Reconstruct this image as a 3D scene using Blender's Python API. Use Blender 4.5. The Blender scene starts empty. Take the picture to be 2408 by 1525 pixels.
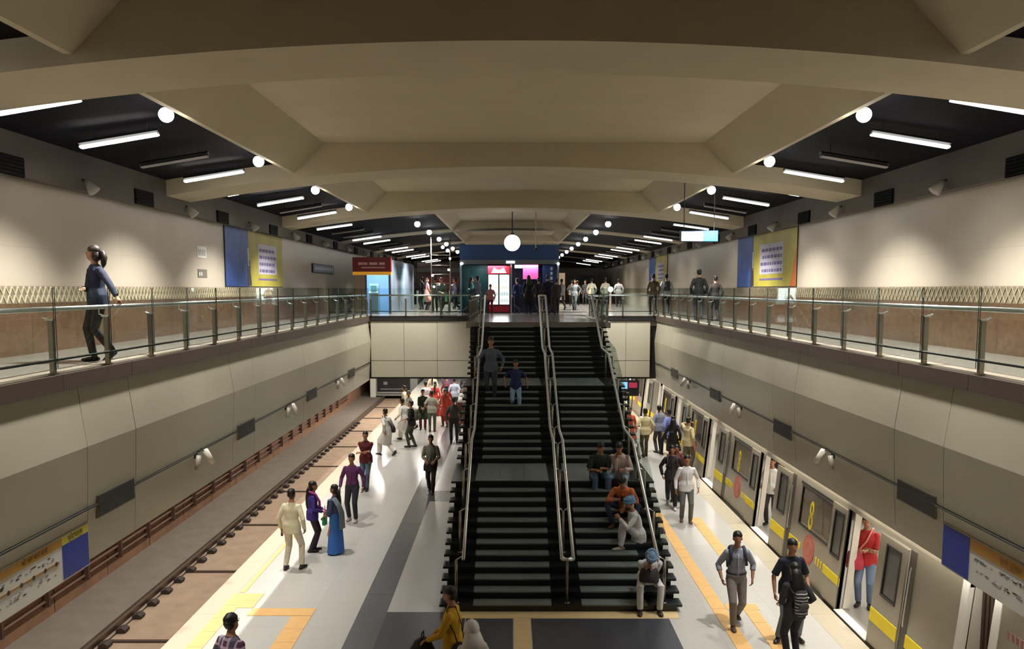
import bpy, bmesh, math, random
from mathutils import Vector, Matrix, Quaternion
R = math.radians
rnd = random.Random(7)
SC = bpy.context.scene
COL = SC.collection
# ------------------------------------------------------------------ camera, world, exposure
EYE = 5.9                                        # the camera looks over the glass balustrade of the concourse
cam_d = bpy.data.cameras.new('camera'); cam = bpy.data.objects.new('camera', cam_d); COL.objects.link(cam)
cam_d.sensor_width = 36; cam_d.lens = 36*2000/2408; cam_d.shift_y = 0.0488; cam_d.shift_x = 0.0008
cam_d.clip_start = .1; cam_d.clip_end = 300
cam.location = (0, 0, EYE); cam.rotation_euler = (R(90-5.739), 0, 0)
SC.camera = cam
SC.view_settings.view_transform = 'Standard'; SC.view_settings.look = 'None'
SC.view_settings.exposure = 0.0; SC.view_settings.gamma = 1.0
SC.view_settings.use_curve_mapping = False
w = bpy.data.worlds.new('world'); SC.world = w; w.use_nodes = True
w.node_tree.nodes['Background'].inputs[0].default_value = (.9, .95, 1, 1)
w.node_tree.nodes['Background'].inputs[1].default_value = 0.02
cy = SC.cycles
cy.use_denoising = True; cy.max_bounces = 7; cy.diffuse_bounces = 4; cy.glossy_bounces = 3
cy.transmission_bounces = 3; cy.transparent_max_bounces = 24; cy.caustics_reflective = False; cy.caustics_refractive = False
cy.sample_clamp_indirect = 4.0; cy.blur_glossy = 1.0
LAMP = 1.0                                       # one dial for every lamp of the station
CEIL_W, DOWN_W, STRIP_W = 38*LAMP, 1650*LAMP, 32*LAMP
WARM = (1, .95, .86); COOL = (.93, .97, 1.0)
# ------------------------------------------------------------------ materials
MATS = {}
def lin(c): c = c/255; return c/12.92 if c <= .04045 else ((c+.055)/1.055)**2.4
def M(rgb, rough=.6, metal=0, noise=0, scale=4, bump=0, emit=0, spec=.5, bscale=None):
    key = (tuple(rgb), rough, metal, noise, scale, bump, emit, spec)
    if key in MATS: return MATS[key]
    m = bpy.data.materials.new('material'); m.use_nodes = True; nt = m.node_tree; b = nt.nodes['Principled BSDF']
    col = (lin(rgb[0]), lin(rgb[1]), lin(rgb[2]), 1)
    b.inputs['Base Color'].default_value = col; b.inputs['Roughness'].default_value = rough
    b.inputs['Metallic'].default_value = metal; b.inputs['Specular IOR Level'].default_value = spec
    if emit:
        b.inputs['Emission Color'].default_value = col; b.inputs['Emission Strength'].default_value = emit
    if noise or bump:
        tc = nt.nodes.new('ShaderNodeTexCoord'); n = nt.nodes.new('ShaderNodeTexNoise')
        n.inputs['Scale'].default_value = scale; n.inputs['Detail'].default_value = 5
        nt.links.new(tc.outputs['Object'], n.inputs['Vector'])
        if noise:
            mr = nt.nodes.new('ShaderNodeMapRange'); mr.inputs[3].default_value = 1-noise; mr.inputs[4].default_value = 1+noise
            mr.inputs[1].default_value = .25; mr.inputs[2].default_value = .75
            nt.links.new(n.outputs[0], mr.inputs[0])
            mx = nt.nodes.new('ShaderNodeVectorMath'); mx.operation = 'SCALE'; mx.inputs[0].default_value = col[:3]
            nt.links.new(mr.outputs[0], mx.inputs['Scale']); nt.links.new(mx.outputs[0], b.inputs['Base Color'])
        if bump:
            bp = nt.nodes.new('ShaderNodeBump'); bp.inputs['Strength'].default_value = bump; bp.inputs['Distance'].default_value = .02
            nt.links.new(n.outputs[0], bp.inputs['Height']); nt.links.new(bp.outputs[0], b.inputs['Normal'])
    MATS[key] = m; return m
def grid_mat(rgb, line, bw, bh, rough, amount=.05, mortar=.004, axes=(0, 1), nscale=6):
    """stone with fine joints and slight tone changes from slab to slab"""
    m = bpy.data.materials.new('stone'); m.use_nodes = True; nt = m.node_tree; b = nt.nodes['Principled BSDF']
    tc = nt.nodes.new('ShaderNodeTexCoord'); sx = nt.nodes.new('ShaderNodeSeparateXYZ'); cb = nt.nodes.new('ShaderNodeCombineXYZ')
    nt.links.new(tc.outputs['Object'], sx.inputs[0])
    for i in (0, 1): nt.links.new(sx.outputs[axes[i]], cb.inputs[i])
    br = nt.nodes.new('ShaderNodeTexBrick'); nt.links.new(cb.outputs[0], br.inputs['Vector'])
    br.offset = 0; br.inputs['Scale'].default_value = 1; br.inputs['Brick Width'].default_value = bw; br.inputs['Row Height'].default_value = bh
    br.inputs['Mortar Size'].default_value = mortar; br.inputs['Bias'].default_value = 0
    c = [lin(v) for v in rgb]
    br.inputs['Color1'].default_value = [v*(1-amount) for v in c]+[1]; br.inputs['Color2'].default_value = [v*(1+amount) for v in c]+[1]
    br.inputs['Mortar'].default_value = [lin(v) for v in line]+[1]
    n = nt.nodes.new('ShaderNodeTexNoise'); n.inputs['Scale'].default_value = nscale; n.inputs['Detail'].default_value = 8
    nt.links.new(tc.outputs['Object'], n.inputs['Vector'])
    mr = nt.nodes.new('ShaderNodeMapRange'); mr.inputs[1].default_value = .3; mr.inputs[2].default_value = .7; mr.inputs[3].default_value = 1-amount; mr.inputs[4].default_value = 1+amount
    nt.links.new(n.outputs[0], mr.inputs[0])
    mx = nt.nodes.new('ShaderNodeVectorMath'); mx.operation = 'SCALE'
    nt.links.new(br.outputs['Color'], mx.inputs[0]); nt.links.new(mr.outputs[0], mx.inputs['Scale']); nt.links.new(mx.outputs[0], b.inputs['Base Color'])
    b.inputs['Roughness'].default_value = rough
    return m
def glass_mat(tint, refl=1.0, rough=.02):
    m = bpy.data.materials.new('glass'); m.use_nodes = True; nt = m.node_tree; nt.nodes.clear()
    o = nt.nodes.new('ShaderNodeOutputMaterial'); mix = nt.nodes.new('ShaderNodeMixShader'); t = nt.nodes.new('ShaderNodeBsdfTransparent')
    g = nt.nodes.new('ShaderNodeBsdfGlossy'); g.inputs['Roughness'].default_value = rough
    f = nt.nodes.new('ShaderNodeFresnel'); f.inputs[0].default_value = 1.3
    ml = nt.nodes.new('ShaderNodeMath'); ml.operation = 'MULTIPLY'; ml.inputs[1].default_value = refl
    t.inputs[0].default_value = (*tint, 1)
    ge = nt.nodes.new('ShaderNodeNewGeometry'); inv = nt.nodes.new('ShaderNodeMath'); inv.operation = 'SUBTRACT'; inv.inputs[0].default_value = 1   # only the outer faces of a pane reflect
    m2 = nt.nodes.new('ShaderNodeMath'); m2.operation = 'MULTIPLY'
    nt.links.new(ge.outputs['Backfacing'], inv.inputs[1])
    nt.links.new(f.outputs[0], ml.inputs[0]); nt.links.new(ml.outputs[0], m2.inputs[0]); nt.links.new(inv.outputs[0], m2.inputs[1]); nt.links.new(m2.outputs[0], mix.inputs[0])
    nt.links.new(t.outputs[0], mix.inputs[1]); nt.links.new(g.outputs[0], mix.inputs[2]); nt.links.new(mix.outputs[0], o.inputs[0])
    return m
def plaid_mat(base, l1, l2, s, dirs='XZXZ'):
    m = bpy.data.materials.new('plaid'); m.use_nodes = True; nt = m.node_tree; b = nt.nodes['Principled BSDF']
    tc = nt.nodes.new('ShaderNodeTexCoord'); prev = None
    b.inputs['Roughness'].default_value = .8
    col = [lin(v) for v in base]+[1]
    for d, c, sc_ in list(zip(dirs, (l1, l1, l2, l2), (s, s, s*.5, s*.5))):
        wv = nt.nodes.new('ShaderNodeTexWave'); wv.bands_direction = d; wv.inputs['Scale'].default_value = sc_; wv.inputs['Distortion'].default_value = .2 if len(dirs) > 1 else 2.5
        nt.links.new(tc.outputs['Object'], wv.inputs[0])
        mr = nt.nodes.new('ShaderNodeMapRange'); mr.inputs[1].default_value = .72; mr.inputs[2].default_value = .8; mr.inputs[4].default_value = .75
        nt.links.new(wv.outputs['Fac'], mr.inputs[0])
        mx = nt.nodes.new('ShaderNodeMix'); mx.data_type = 'RGBA'
        nt.links.new(mr.outputs[0], mx.inputs['Factor'])
        if prev: nt.links.new(prev, mx.inputs['A'])
        else: mx.inputs['A'].default_value = col
        mx.inputs['B'].default_value = [lin(v) for v in c]+[1]
        prev = mx.outputs['Result']
    nt.links.new(prev, b.inputs['Base Color'])
    return m
STEEL = M((222, 224, 222), .34, 1); BRUSH = M((150, 142, 128), .35, 1); DARKM = M((40, 38, 36), .5, .3)
BLACK = M((16, 17, 18), .5); WHITE = M((225, 225, 220), .4); CREAM = M((188, 183, 164), .35, noise=.05, scale=.5)
FASC = M((168, 163, 143), .3, noise=.06, scale=.8, spec=.45); CONC = M((186, 174, 148), .8, noise=.05, scale=1.2, bump=.05)
BLACKC = M((13, 13, 19), .8, spec=.08); FLOORUP = grid_mat((150, 146, 138), (120, 116, 110), .9, .9, .16, .06)
GLASS = glass_mat((.90, .945, .925), 1.0); GLASSD = glass_mat((.50, .47, .42), .45); GLASSB = glass_mat((.82, .9, .95), 1.2)
YELLOW = M((250, 222, 20), .5); LAMPW = M((255, 252, 245), .5, emit=6); LAMPC = M((250, 252, 255), .5, emit=9)
GRANB = M((96, 72, 54), .22, noise=.22, scale=9); GRAND = M((92, 92, 94), .25, noise=.08, scale=20)
TACT = M((230, 182, 116), .55, noise=.06, scale=8)
# ------------------------------------------------------------------ mesh helpers
class MB:
    def __init__(s): s.v = []; s.f = []
    def add(s, vs, fs):
        n = len(s.v); s.v += [tuple(p) for p in vs]; s.f += [tuple(i+n for i in q) for q in fs]; return s
    def box(s, x0, x1, y0, y1, z0, z1):
        return s.add([(x0, y0, z0), (x1, y0, z0), (x1, y1, z0), (x0, y1, z0), (x0, y0, z1), (x1, y0, z1), (x1, y1, z1), (x0, y1, z1)],
                     [(3, 2, 1, 0), (4, 5, 6, 7), (0, 1, 5, 4), (1, 2, 6, 5), (2, 3, 7, 6), (3, 0, 4, 7)])
    def prism(s, poly, axis, a, b):
        """polygon given in the two other axes, extruded along an axis from a to b"""
        n = len(poly)
        def P(p, t): return (t, p[0], p[1]) if axis == 0 else ((p[0], t, p[1]) if axis == 1 else (p[0], p[1], t))
        return s.add([P(p, a) for p in poly]+[P(p, b) for p in poly],
                     [tuple(range(n))[::-1], tuple(range(n, 2*n))]+[(i, (i+1) % n, n+(i+1) % n, n+i) for i in range(n)])
    def tube(s, pts, rad, n=8, flat=None, ref=None, caps=True):
        """rings along a path; rad a number, a list or a list of (rx, ry); ref is the direction of rx"""
        pts = [Vector(p) for p in pts]; k = len(pts)
        if not isinstance(rad, (list, tuple)): rad = [rad]*k
        rings = []; prevu = Vector(ref) if ref is not None else None
        for i, p in enumerate(pts):
            d = (pts[min(i+1, k-1)]-pts[max(i-1, 0)])
            if d.length < 1e-9: d = Vector((0, 0, 1))
            d.normalize()
            if prevu is None: prevu = d.orthogonal()
            u = prevu-d*prevu.dot(d)
            if u.length < 1e-6: u = d.orthogonal()
            u.normalize(); prevu = u; v = d.cross(u)
            r = rad[i]; rx, ry = r if isinstance(r, (tuple, list)) else (r, r)
            rings.append([p+u*rx*math.cos(2*math.pi*j/n)+v*ry*math.sin(2*math.pi*j/n) for j in range(n)])
        vs = [q for g in rings for q in g]; fs = []
        for i in range(k-1):
            for j in range(n): fs.append((i*n+j, i*n+(j+1) % n, (i+1)*n+(j+1) % n, (i+1)*n+j))
        if caps: fs += [tuple(range(n))[::-1], tuple(range((k-1)*n, k*n))]
        return s.add(vs, fs)
    def ball(s, c, r, n=10, m=7, rot=None):
        c = Vector(c); r = (r, r, r) if not isinstance(r, (tuple, list)) else r
        vs = []; fs = []
        for i in range(1, m):
            a = math.pi*i/m
            for j in range(n):
                b = 2*math.pi*j/n
                p = Vector((r[0]*math.sin(a)*math.cos(b), r[1]*math.sin(a)*math.sin(b), r[2]*math.cos(a)))
                vs.append(c+(rot @ p if rot else p))
        t = Vector((0, 0, r[2])); vs += [c+(rot @ t if rot else t), c-(rot @ t if rot else t)]
        T = len(vs)-2
        for i in range(m-2):
            for j in range(n): fs.append((i*n+j, (i+1)*n+j, (i+1)*n+(j+1) % n, i*n+(j+1) % n))
        for j in range(n): fs.append((T, j, (j+1) % n)); fs.append((T+1, (m-2)*n+(j+1) % n, (m-2)*n+j))
        return s.add(vs, fs)
    def disc(s, c, r, axis, t, n=24, r_in=0):
        """a flat ring or disc of thickness t, axis 0 or 1"""
        c = Vector(c); vs = []; fs = []
        for side in (0, 1):
            for rr in ((r,) if not r_in else (r, r_in)):
                for j in range(n):
                    a = 2*math.pi*j/n; x, z = rr*math.cos(a), rr*math.sin(a)
                    vs.append(c+(Vector((side*t, x, z)) if axis == 0 else Vector((x, side*t, z))))
        q = n if not r_in else 2*n
        if not r_in:
            fs = [tuple(range(n)), tuple(range(n, 2*n))[::-1]]+[(j, (j+1) % n, n+(j+1) % n, n+j) for j in range(n)]
        else:
            for j in range(n):
                k = (j+1) % n
                fs += [(j, k, n+k, n+j), (q+j, q+n+j, q+n+k, q+k), (j, q+j, q+k, k), (n+j, n+k, q+n+k, q+n+j)]
        return s.add(vs, fs)
    def mesh(s, mat=None, smooth=False):
        me = bpy.data.meshes.new('mesh'); me.from_pydata(s.v, [], s.f); me.update()
        if mat: me.materials.append(mat)
        if smooth: me.polygons.foreach_set('use_smooth', [True]*len(me.polygons))
        return me
    def obj(s, name, mat, parent=None, smooth=False, **kw):
        o = bpy.data.objects.new(name, s.mesh(mat, smooth)); COL.objects.link(o)
        if parent: o.parent = parent
        tag(o, **kw); return o
def tag(o, label=None, cat=None, group=None, kind=None):
    if label: o['label'] = label
    if cat: o['category'] = cat
    if group: o['group'] = group
    if kind: o['kind'] = kind
    return o
def empty(name, loc=(0, 0, 0), rz=0, **kw):
    o = bpy.data.objects.new(name, None); o.location = loc; o.rotation_euler.z = rz; o.empty_display_size = .2
    COL.objects.link(o); return tag(o, **kw)
def box(x0, x1, y0, y1, z0, z1): return MB().box(x0, x1, y0, y1, z0, z1)
def share(name, me, parent, loc=(0, 0, 0)):
    o = bpy.data.objects.new(name, me); COL.objects.link(o); o.parent = parent; o.location = loc; return o
def copy_tree(o, parent=None):
    c = o.copy(); COL.objects.link(c)
    if parent: c.parent = parent
    for ch in list(o.children): copy_tree(ch, c)
    return c
def text(body, size, mat, parent, M4, name='lettering', thick=.004, align='CENTER', sx=1):
    cu = bpy.data.curves.new('text', 'FONT'); cu.body = body; cu.size = size; cu.extrude = thick; cu.align_x = align; cu.align_y = 'CENTER'; cu.resolution_u = 3
    t = bpy.data.objects.new('text', cu); COL.objects.link(t)
    dg = bpy.context.evaluated_depsgraph_get(); me = bpy.data.meshes.new_from_object(t.evaluated_get(dg))
    bpy.data.objects.remove(t); me.transform(Matrix.Diagonal((sx, 1, 1, 1))); me.transform(M4)
    me.materials.clear(); me.materials.append(mat)
    o = bpy.data.objects.new(name, me); COL.objects.link(o); o.parent = parent; return o
def facing(loc, d):
    """text frame: d = 'cam' reads from the camera side (-Y), 'px' faces +X, 'nx' faces -X"""
    rot = {'cam': Matrix.Rotation(R(90), 4, 'X'), 'px': Matrix.Rotation(R(90), 4, 'Z') @ Matrix.Rotation(R(90), 4, 'X'),
           'nx': Matrix.Rotation(R(-90), 4, 'Z') @ Matrix.Rotation(R(90), 4, 'X')}[d]
    return Matrix.Translation(loc) @ rot
def area(parent, loc, sx, sy, power, col, rot=(0, 0, 0), spread=180):
    l = bpy.data.lights.new('lamp', 'AREA'); l.shape = 'RECTANGLE'; l.size = sx; l.size_y = sy; l.energy = power; l.color = col; l.spread = R(spread)
    o = bpy.data.objects.new('lamp', l); COL.objects.link(o); o.location = loc; o.rotation_euler = rot
    if parent: o.parent = parent
    return o
ORD = ['first', 'second', 'third', 'fourth', 'fifth', 'sixth', 'seventh', 'eighth', 'ninth', 'tenth', 'eleventh', 'twelfth', 'thirteenth', 'fourteenth',
       'fifteenth', 'sixteenth', 'seventeenth', 'eighteenth', 'nineteenth', 'twentieth']+[t+'-'+x for t in ('twenty', 'thirty') for x in ('first', 'second', 'third', 'fourth', 'fifth', 'sixth', 'seventh', 'eighth', 'ninth')]
SIDE = {-1: 'left', 1: 'right'}
CX = .06                                         # middle of the hall
# ------------------------------------------------------------------ large structure
PL, PR, YN, YE, YF = -5.76, 5.89, -9, 35.0, 84.0  # platform edges, near end, atrium end, far end
ZU = 4.8
PLAT = grid_mat((196, 193, 186), (176, 172, 163), 1.2, 1.2, .2, .03, .003, nscale=14)
fl = MB().box(PL, PR, YN, YF, -1.25, 0).obj('floor', PLAT, kind='structure', label='pale polished granite island platform floor between the two tracks')
def band(n, x0, x1, y0, y1, mat, h=.004): box(x0, x1, y0, y1, -.01, h).obj(n, mat, fl)
for k in range(0, 8):                           # long dark granite band left of the stairs, in slabs
    y0 = 6+k*5; band('dark_band', -2.80, -2.28, y0, y0+4.99 if k < 7 else 46, GRAND)
band('dark_band', -2.28, -1.22, 23.3, 24.5, GRAND)
band('dark_band', -2.28, -.83, 8, 15.1, M((74, 74, 78), .25, noise=.08, scale=20))
for a, b in ((-.81, .03), (.36, 2.84)): band('dark_slab', a, b, 8, 14.78, M((64, 66, 74), .3, noise=.1, scale=14), .005)
MATY = M((226, 200, 150), .5, noise=.06, scale=8)
band('tactile_strip', -1.2, 3.04, 14.80, 15.12, MATY, .006); band('tactile_strip', .05, .34, 8, 14.79, MATY, .006)
# yellow guiding strips; joints between the tiles are real gaps
def strip(x0, x1, y0, y1, step=.3):
    n = max(1, round((y1-y0)/step)); d = (y1-y0)/n
    for i in range(n): band('tactile_tile', x0, x1, y0+i*d+.004, y0+(i+1)*d-.004, TACT, .008)
strip(-5.38, -5.1, 8, 16.05, .6); strip(-5.3, -5.2, 16.1, 20.5, 1.1); strip(-5.1, -4.8, 15.3, 16.05, .4); strip(-4.8, -3.62, 14.92, 15.28, .36); strip(-3.98, -3.62, 8, 14.9, .6)
strip(3.72, 3.98, 8, 22.5, .6); strip(4.62, 4.9, 18.2, 21.6, .6); strip(4.3, 4.55, 13.4, 15.2, .6); strip(4.0, 4.6, 15.2, 15.5, .3)
# bright kerb along both platform edges
KERB = M((190, 178, 154), .4, noise=.04, scale=10)
for x0, x1 in ((PL-.02, PL+.42), (PR-.42, PR+.02)):
    for k in range(14): band('edge_stone', x0, x1, 6+k*3, 8.99+k*3, KERB, .003)
# track beds
BED = M((178, 153, 130), .8, noise=.12, scale=2.5, bump=.2)
for s in (-1, 1):
    x0, x1 = (PL, -9.8) if s < 0 else (PR, 9.9)
    tb = box(min(x0, x1), max(x0, x1), YN, YF, -1.4, -1.1).obj('trim_1', BED, kind='structure', label='brown concrete track bed on the %s of the platform' % SIDE[s])
    box(*(sorted((s*8.3, s*9.8))), YN, YF, -1.1, -.98).obj('walkway', M((126, 116, 106), .8, noise=.12, scale=2), tb)
    if s < 0:
        for k in range(12): box(-8.05, PL-.05, 12.1+4.2*k, 12.2+4.2*k, -1.1, -1.07).obj('cross_joint', M((70, 54, 44), .8), tb)
# rails of the left track with their clips
RAIL = M((120, 104, 92), .4, .6)
rail_prof = [(-.07, 0), (.07, 0), (.07, .02), (.02, .04), (.02, .12), (.036, .13), (.036, .165), (-.036, .165), (-.036, .13), (-.02, .12), (-.02, .04), (-.07, .02)]
for xr, lab in ((-8.12, 'far steel rail of the left track, nearer the wall'), (-6.45, 'near steel rail of the left track, under the platform edge'), (6.7, 'near steel rail under the standing train'), (8.35, 'far steel rail under the standing train')):
    t = empty('rail', (xr, 0, -1.08), label=lab, cat='rail', group='track rails')
    MB().prism(rail_prof, 1, YN, YF-2).obj('rail_head', RAIL, t)
    if xr == -8.12:
        me = MB().prism([(.05, 0), (.24, 0), (.24, .05), (.16, .10), (.05, .06)], 1, -.11, .11).mesh(M((62, 50, 44), .7))
        for k in range(44): share('rail_clip', me, t, (0, 11.6+.75*k, .0))
# outer walls at track level
STONE = M((150, 112, 86), .8, noise=.16, scale=3, bump=.2)
for s in (-1, 1):
    x = -9.8 if s < 0 else 9.92
    wl = box(*sorted((x, x+s*.4)), YN, YF, -1.4, 4.6).obj('wall_'+SIDE[s], STONE, kind='structure', label='brown stone track wall below the %s walkway' % SIDE[s])
    if s < 0:
        for k in range(20):
            y0 = 8+2.4*k; box(x, x+.05, y0, y0+2.36, -.98, -.22).obj('panel', STONE, wl)
# upper concourse slabs
FW = M((78, 66, 56), .5, noise=.12, scale=6)
UP = [(-8.3, -5.92, YN, YE), (6.04, 8.42, YN, YE), (-8.3, 8.42, YE, YF), (-5.92, 6.04, YN, .9), (-1.5, 3.32, 28.42, YE)]
fu = MB()
for x0, x1, y0, y1 in UP: fu.box(x0, x1, y0, y1, 4.60, ZU)
fu = fu.obj('floor', FLOORUP, kind='structure', label='grey polished stone floor of the upper concourse around the atrium')
for s in (-1, 1):
    x = CX+s*5.98
    for k in range(15):                          # brown stone edge under the balustrade
        y0 = 5+2*k; box(*sorted((x-s*.10, x+s*.02)), y0, y0+1.985, 4.58, 4.795).obj('edge_stone', FW, fu)
    box(*sorted((x+s*.02, x+s*.30)), 5, 35, ZU, ZU+.02).obj('kerb', M((190, 176, 160), .4), fu)
box(-5.9, 6.02, YE-.06, YE, 4.60, 4.78).obj('edge_stone', DARKM, fu)
# outer walls of the concourse
WALL = grid_mat((180, 170, 152), (164, 154, 136), 1.5, 2.2, .4, .035, .004, axes=(1, 2), nscale=.7)
for s in (-1, 1):
    x = CX+s*8.26
    wl = box(*sorted((x, x+s*.3)), YN, YF, 4.6, 9.4).obj('wall_'+SIDE[s], WALL, kind='structure', label='cream clad wall along the %s walkway' % SIDE[s])
    dd = box(*sorted((x-s*.03, x-s*.002)), 4, 80, 5.66, 5.95).obj('trim_2', M((132, 118, 100), .4, noise=.05), kind='structure', label='brown granite dado with lattice band on the %s concourse wall' % SIDE[s])
    for k in range(31):
        y0 = 4+1.5*k; box(*sorted((x-s*.04, x-s*.002)), y0, y0+1.494, ZU, 5.66).obj('dado_panel', GRANB, dd)
    lt = MB()
    for k in range(130):                         # diamond lattice along the band
        y0 = 7+.17*k
        for d in (-1, 1):
            a, b = (y0, y0+.17) if d > 0 else (y0+.17, y0)
            lt.tube([(x-s*.04, a, 5.67), (x-s*.04, b, 5.94)], [(.013, .008)]*2, 4)
    lt.obj('lattice', M((196, 180, 152), .5), dd, kind='stuff')
    box(*sorted((x-s*.22, x)), YN, YF, 7.72, 8.5).obj('trim_3', M((88, 82, 74), .8, noise=.08, scale=2), kind='structure', label='dark grey frieze along the top of the %s concourse wall' % SIDE[s])
box(-8.5, 8.6, YF, YF+.3, -1.4, 9.5).obj('wall_back', M((70, 62, 56), .7), kind='structure', label='dark end wall far down the concourse')
box(-10, 10, YN-.3, YN, -1.4, 9.5).obj('wall_front', M((70, 62, 56), .8), kind='structure', label='dark end wall behind the viewer')
# ceiling: flat middle slab, two sloping sides, black curved side ceilings, arched beams
def arc(x): return 8.71-.0103*(x-CX)**2
NB = 9
for y0, y1, xi, xo, zc, zo, up, lab in ((YN, 31.0, 4.38, 5.06, 9.25, 8.56, .36, 'over the atrium'), (31.0, YF, 2.3, 2.75, 9.0, 8.62, .05, 'beyond the atrium')):
    box(CX-xi-.12, CX+xi+.12, y0, y1, zc, zc+.25).obj('ceiling', CONC, kind='structure', label='plain concrete middle ceiling %s' % lab)
    for s in (-1, 1):
        MB().prism([(CX+s*xi, zc), (CX+s*xo, zo), (CX+s*(xo+.1), zo), (CX+s*(xo+.1), zo+.29), (CX+s*(xi+.22), zc+.15)], 1, y0, y1).obj('ceiling', CONC, kind='structure', label='sloping concrete side of the %s half of the middle ceiling %s' % (SIDE[s], lab))
        xs = [xo+.06+(8.28-xo-.06)*i/10 for i in range(11)]
        MB().prism([(CX+s*v, arc(CX+v)+up) for v in xs]+[(CX+s*v, arc(CX+v)+up+.1) for v in xs[::-1]], 1, y0, y1).obj('ceiling', BLACKC, kind='structure', label='black curved ceiling on the %s side %s' % (SIDE[s], lab))
for k in range(NB):
    y0 = k*10
    xs = [-8.3+.415*i for i in range(41)]
    p = [(x, arc(x)) for x in xs]+[(8.3, 9.3), (-8.3, 9.3)]
    MB().prism(p, 1, y0, y0+1.5).obj('ceiling_beam', CONC, kind='structure', label='arched concrete ceiling beam, %s from the viewer' % ORD[k])
# far lower level: ceiling above the platform beyond the atrium end
box(PL-4, PR+4, YE+.02, YF, 4.40, 4.6).obj('ceiling', M((120, 112, 98), .7), kind='structure', label='low ceiling above the platform beyond the atrium')
# fascia panels over the platform edges
prof = [(0, 4.59), (-.03, 4.3), (-.10, 3.76), (-.06, 2.915)]        # offset towards the hall, height
def fascia_piece(s, y0, y1, pts, name, par, t=.04):
    x = CX+s*5.94
    MB().prism([(x+s*o, z) for o, z in pts]+[(x+s*(o+t), z) for o, z in pts[::-1]], 1, y0+.008, y1-.008).obj(name, FASC, par)
for s in (-1, 1):
    fa = box(*sorted((CX+s*6.02, CX+s*6.06)), 3, YE, 2.5, 4.6).obj('wall_%s' % SIDE[s], DARKM, kind='structure', label='grey panelled fascia hanging over the %s platform edge' % SIDE[s])
    y = 11.45-6.15*2
    while y < 35:
        for w_ in (1.5, 4.65):
            a, b = max(y, 3), min(y+w_, YE-.02)
            if b > a+.1:
                fascia_piece(s, a, b, prof, 'panel', fa); fascia_piece(s, a, b, [(-.06, 2.88), (-.01, 2.15)], 'panel', fa)
            y += w_
    MB().tube([(CX+s*5.86, 3, 2.897), (CX+s*5.86, YE-.1, 2.897)], .017, 6).obj('conduit', DARKM, fa)
# end fascia under the far edge of the atrium, both sides of the stairs
ef = box(-5.88, 6.0, YE+.1, YE+.2, 2.2, 4.6).obj('wall_back', DARKM, kind='structure', label='cream panelled end fascia below the far balustrade')
for a, b, n in ((-5.78, -1.68, 3), (3.72, 5.72, 2)):
    d = (b-a)/n
    for i in range(n):
        box(a+i*d+.006, a+(i+1)*d-.006, YE-.02, YE+.1, 2.97, 4.58).obj('panel', CREAM, ef); box(a+i*d+.006, a+(i+1)*d-.006, YE-.02, YE+.1, 2.28, 2.95).obj('panel', CREAM, ef)
# ------------------------------------------------------------------ stairs
RISE = ZU/34; TR = .297; SX0, SX1 = -1.22, 3.04
GRS = M((22, 26, 28), .28, noise=.25, scale=14); TREAD = M((116, 124, 122), .3, noise=.12, scale=9); LAND = M((128, 138, 136), .22, noise=.08, scale=7)
st = empty('staircase', (.9, 15.13, 0), label='wide black granite staircase with two landings rising from the platform to the concourse', cat='stairs')
def stp(o): o.location = -st.location; return o
STEPS = []                                       # front edge y and top z of each step
y = 15.13
for k in range(1, 35):
    STEPS.append((y, k*RISE))
    y += {12: 1.95, 23: 2.1}.get(k, TR)
def step_y(k): return STEPS[k-1][0]
for k in range(1, 34):
    y0, z = STEPS[k-1]; y1 = STEPS[k][0]; big = k in (12, 23)
    m = MB().box(SX0-.10, SX1+.10, y0-.025, y1+.02, z-.045, z).box(SX0, SX1, y0, y1, max(-.0, z-RISE*2.2), z-.045)
    s_ = stp(m.obj('landing' if big else 'step', GRS, st))
    for a, b in ((-.70, .74), (1.30, 2.50)):     # paler inset tread of each lane
        if big:
            n = 3 if a < 0 else 2; d = (b-a+.2)/n
            for i in range(n): box(a-.1+i*d+.004, a-.1+(i+1)*d-.004, y0+.04, y1-.03, z-.004, z+.003).obj('paving_slab', LAND, s_)
        else: box(a, b, y0-.029, y1-.03, z-.024, z+.003).obj('tread', TREAD, s_)
stp(MB().prism([(15.3, 0), (28.3, 0), (28.3, ZU-.25), (25.6, 3.0), (23.6, 2.95), (20.4, 1.45), (18.4, 1.4), (15.4, .0)], 0, SX0+.05, SX1-.05).obj('flight_core', GRS, st))
def rail_path(h, y_start=15.05, y_end=28.4):
    pts = []
    a = (STEPS[0][0], RISE); pts = [(STEPS[0][0], RISE+h)]
    for k0, k1 in ((1, 12), (12, 12.5), (12.5, 23), (23, 23.5), (23.5, 34)): pass
    P = [(STEPS[0][0]-.05, RISE), (STEPS[11][0]+.1, STEPS[11][1]+.02), (STEPS[12][0]-.35, STEPS[11][1]+.05), (STEPS[22][0]+.1, STEPS[22][1]+.02), (STEPS[23][0]-.35, STEPS[22][1]+.05), (28.35, ZU+.02)]
    return [(y_, z_+h) for y_, z_ in P]
def tread_z(y_):
    z = 0
    for a, b in STEPS:
        if y_ >= a: z = b
    return z
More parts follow.
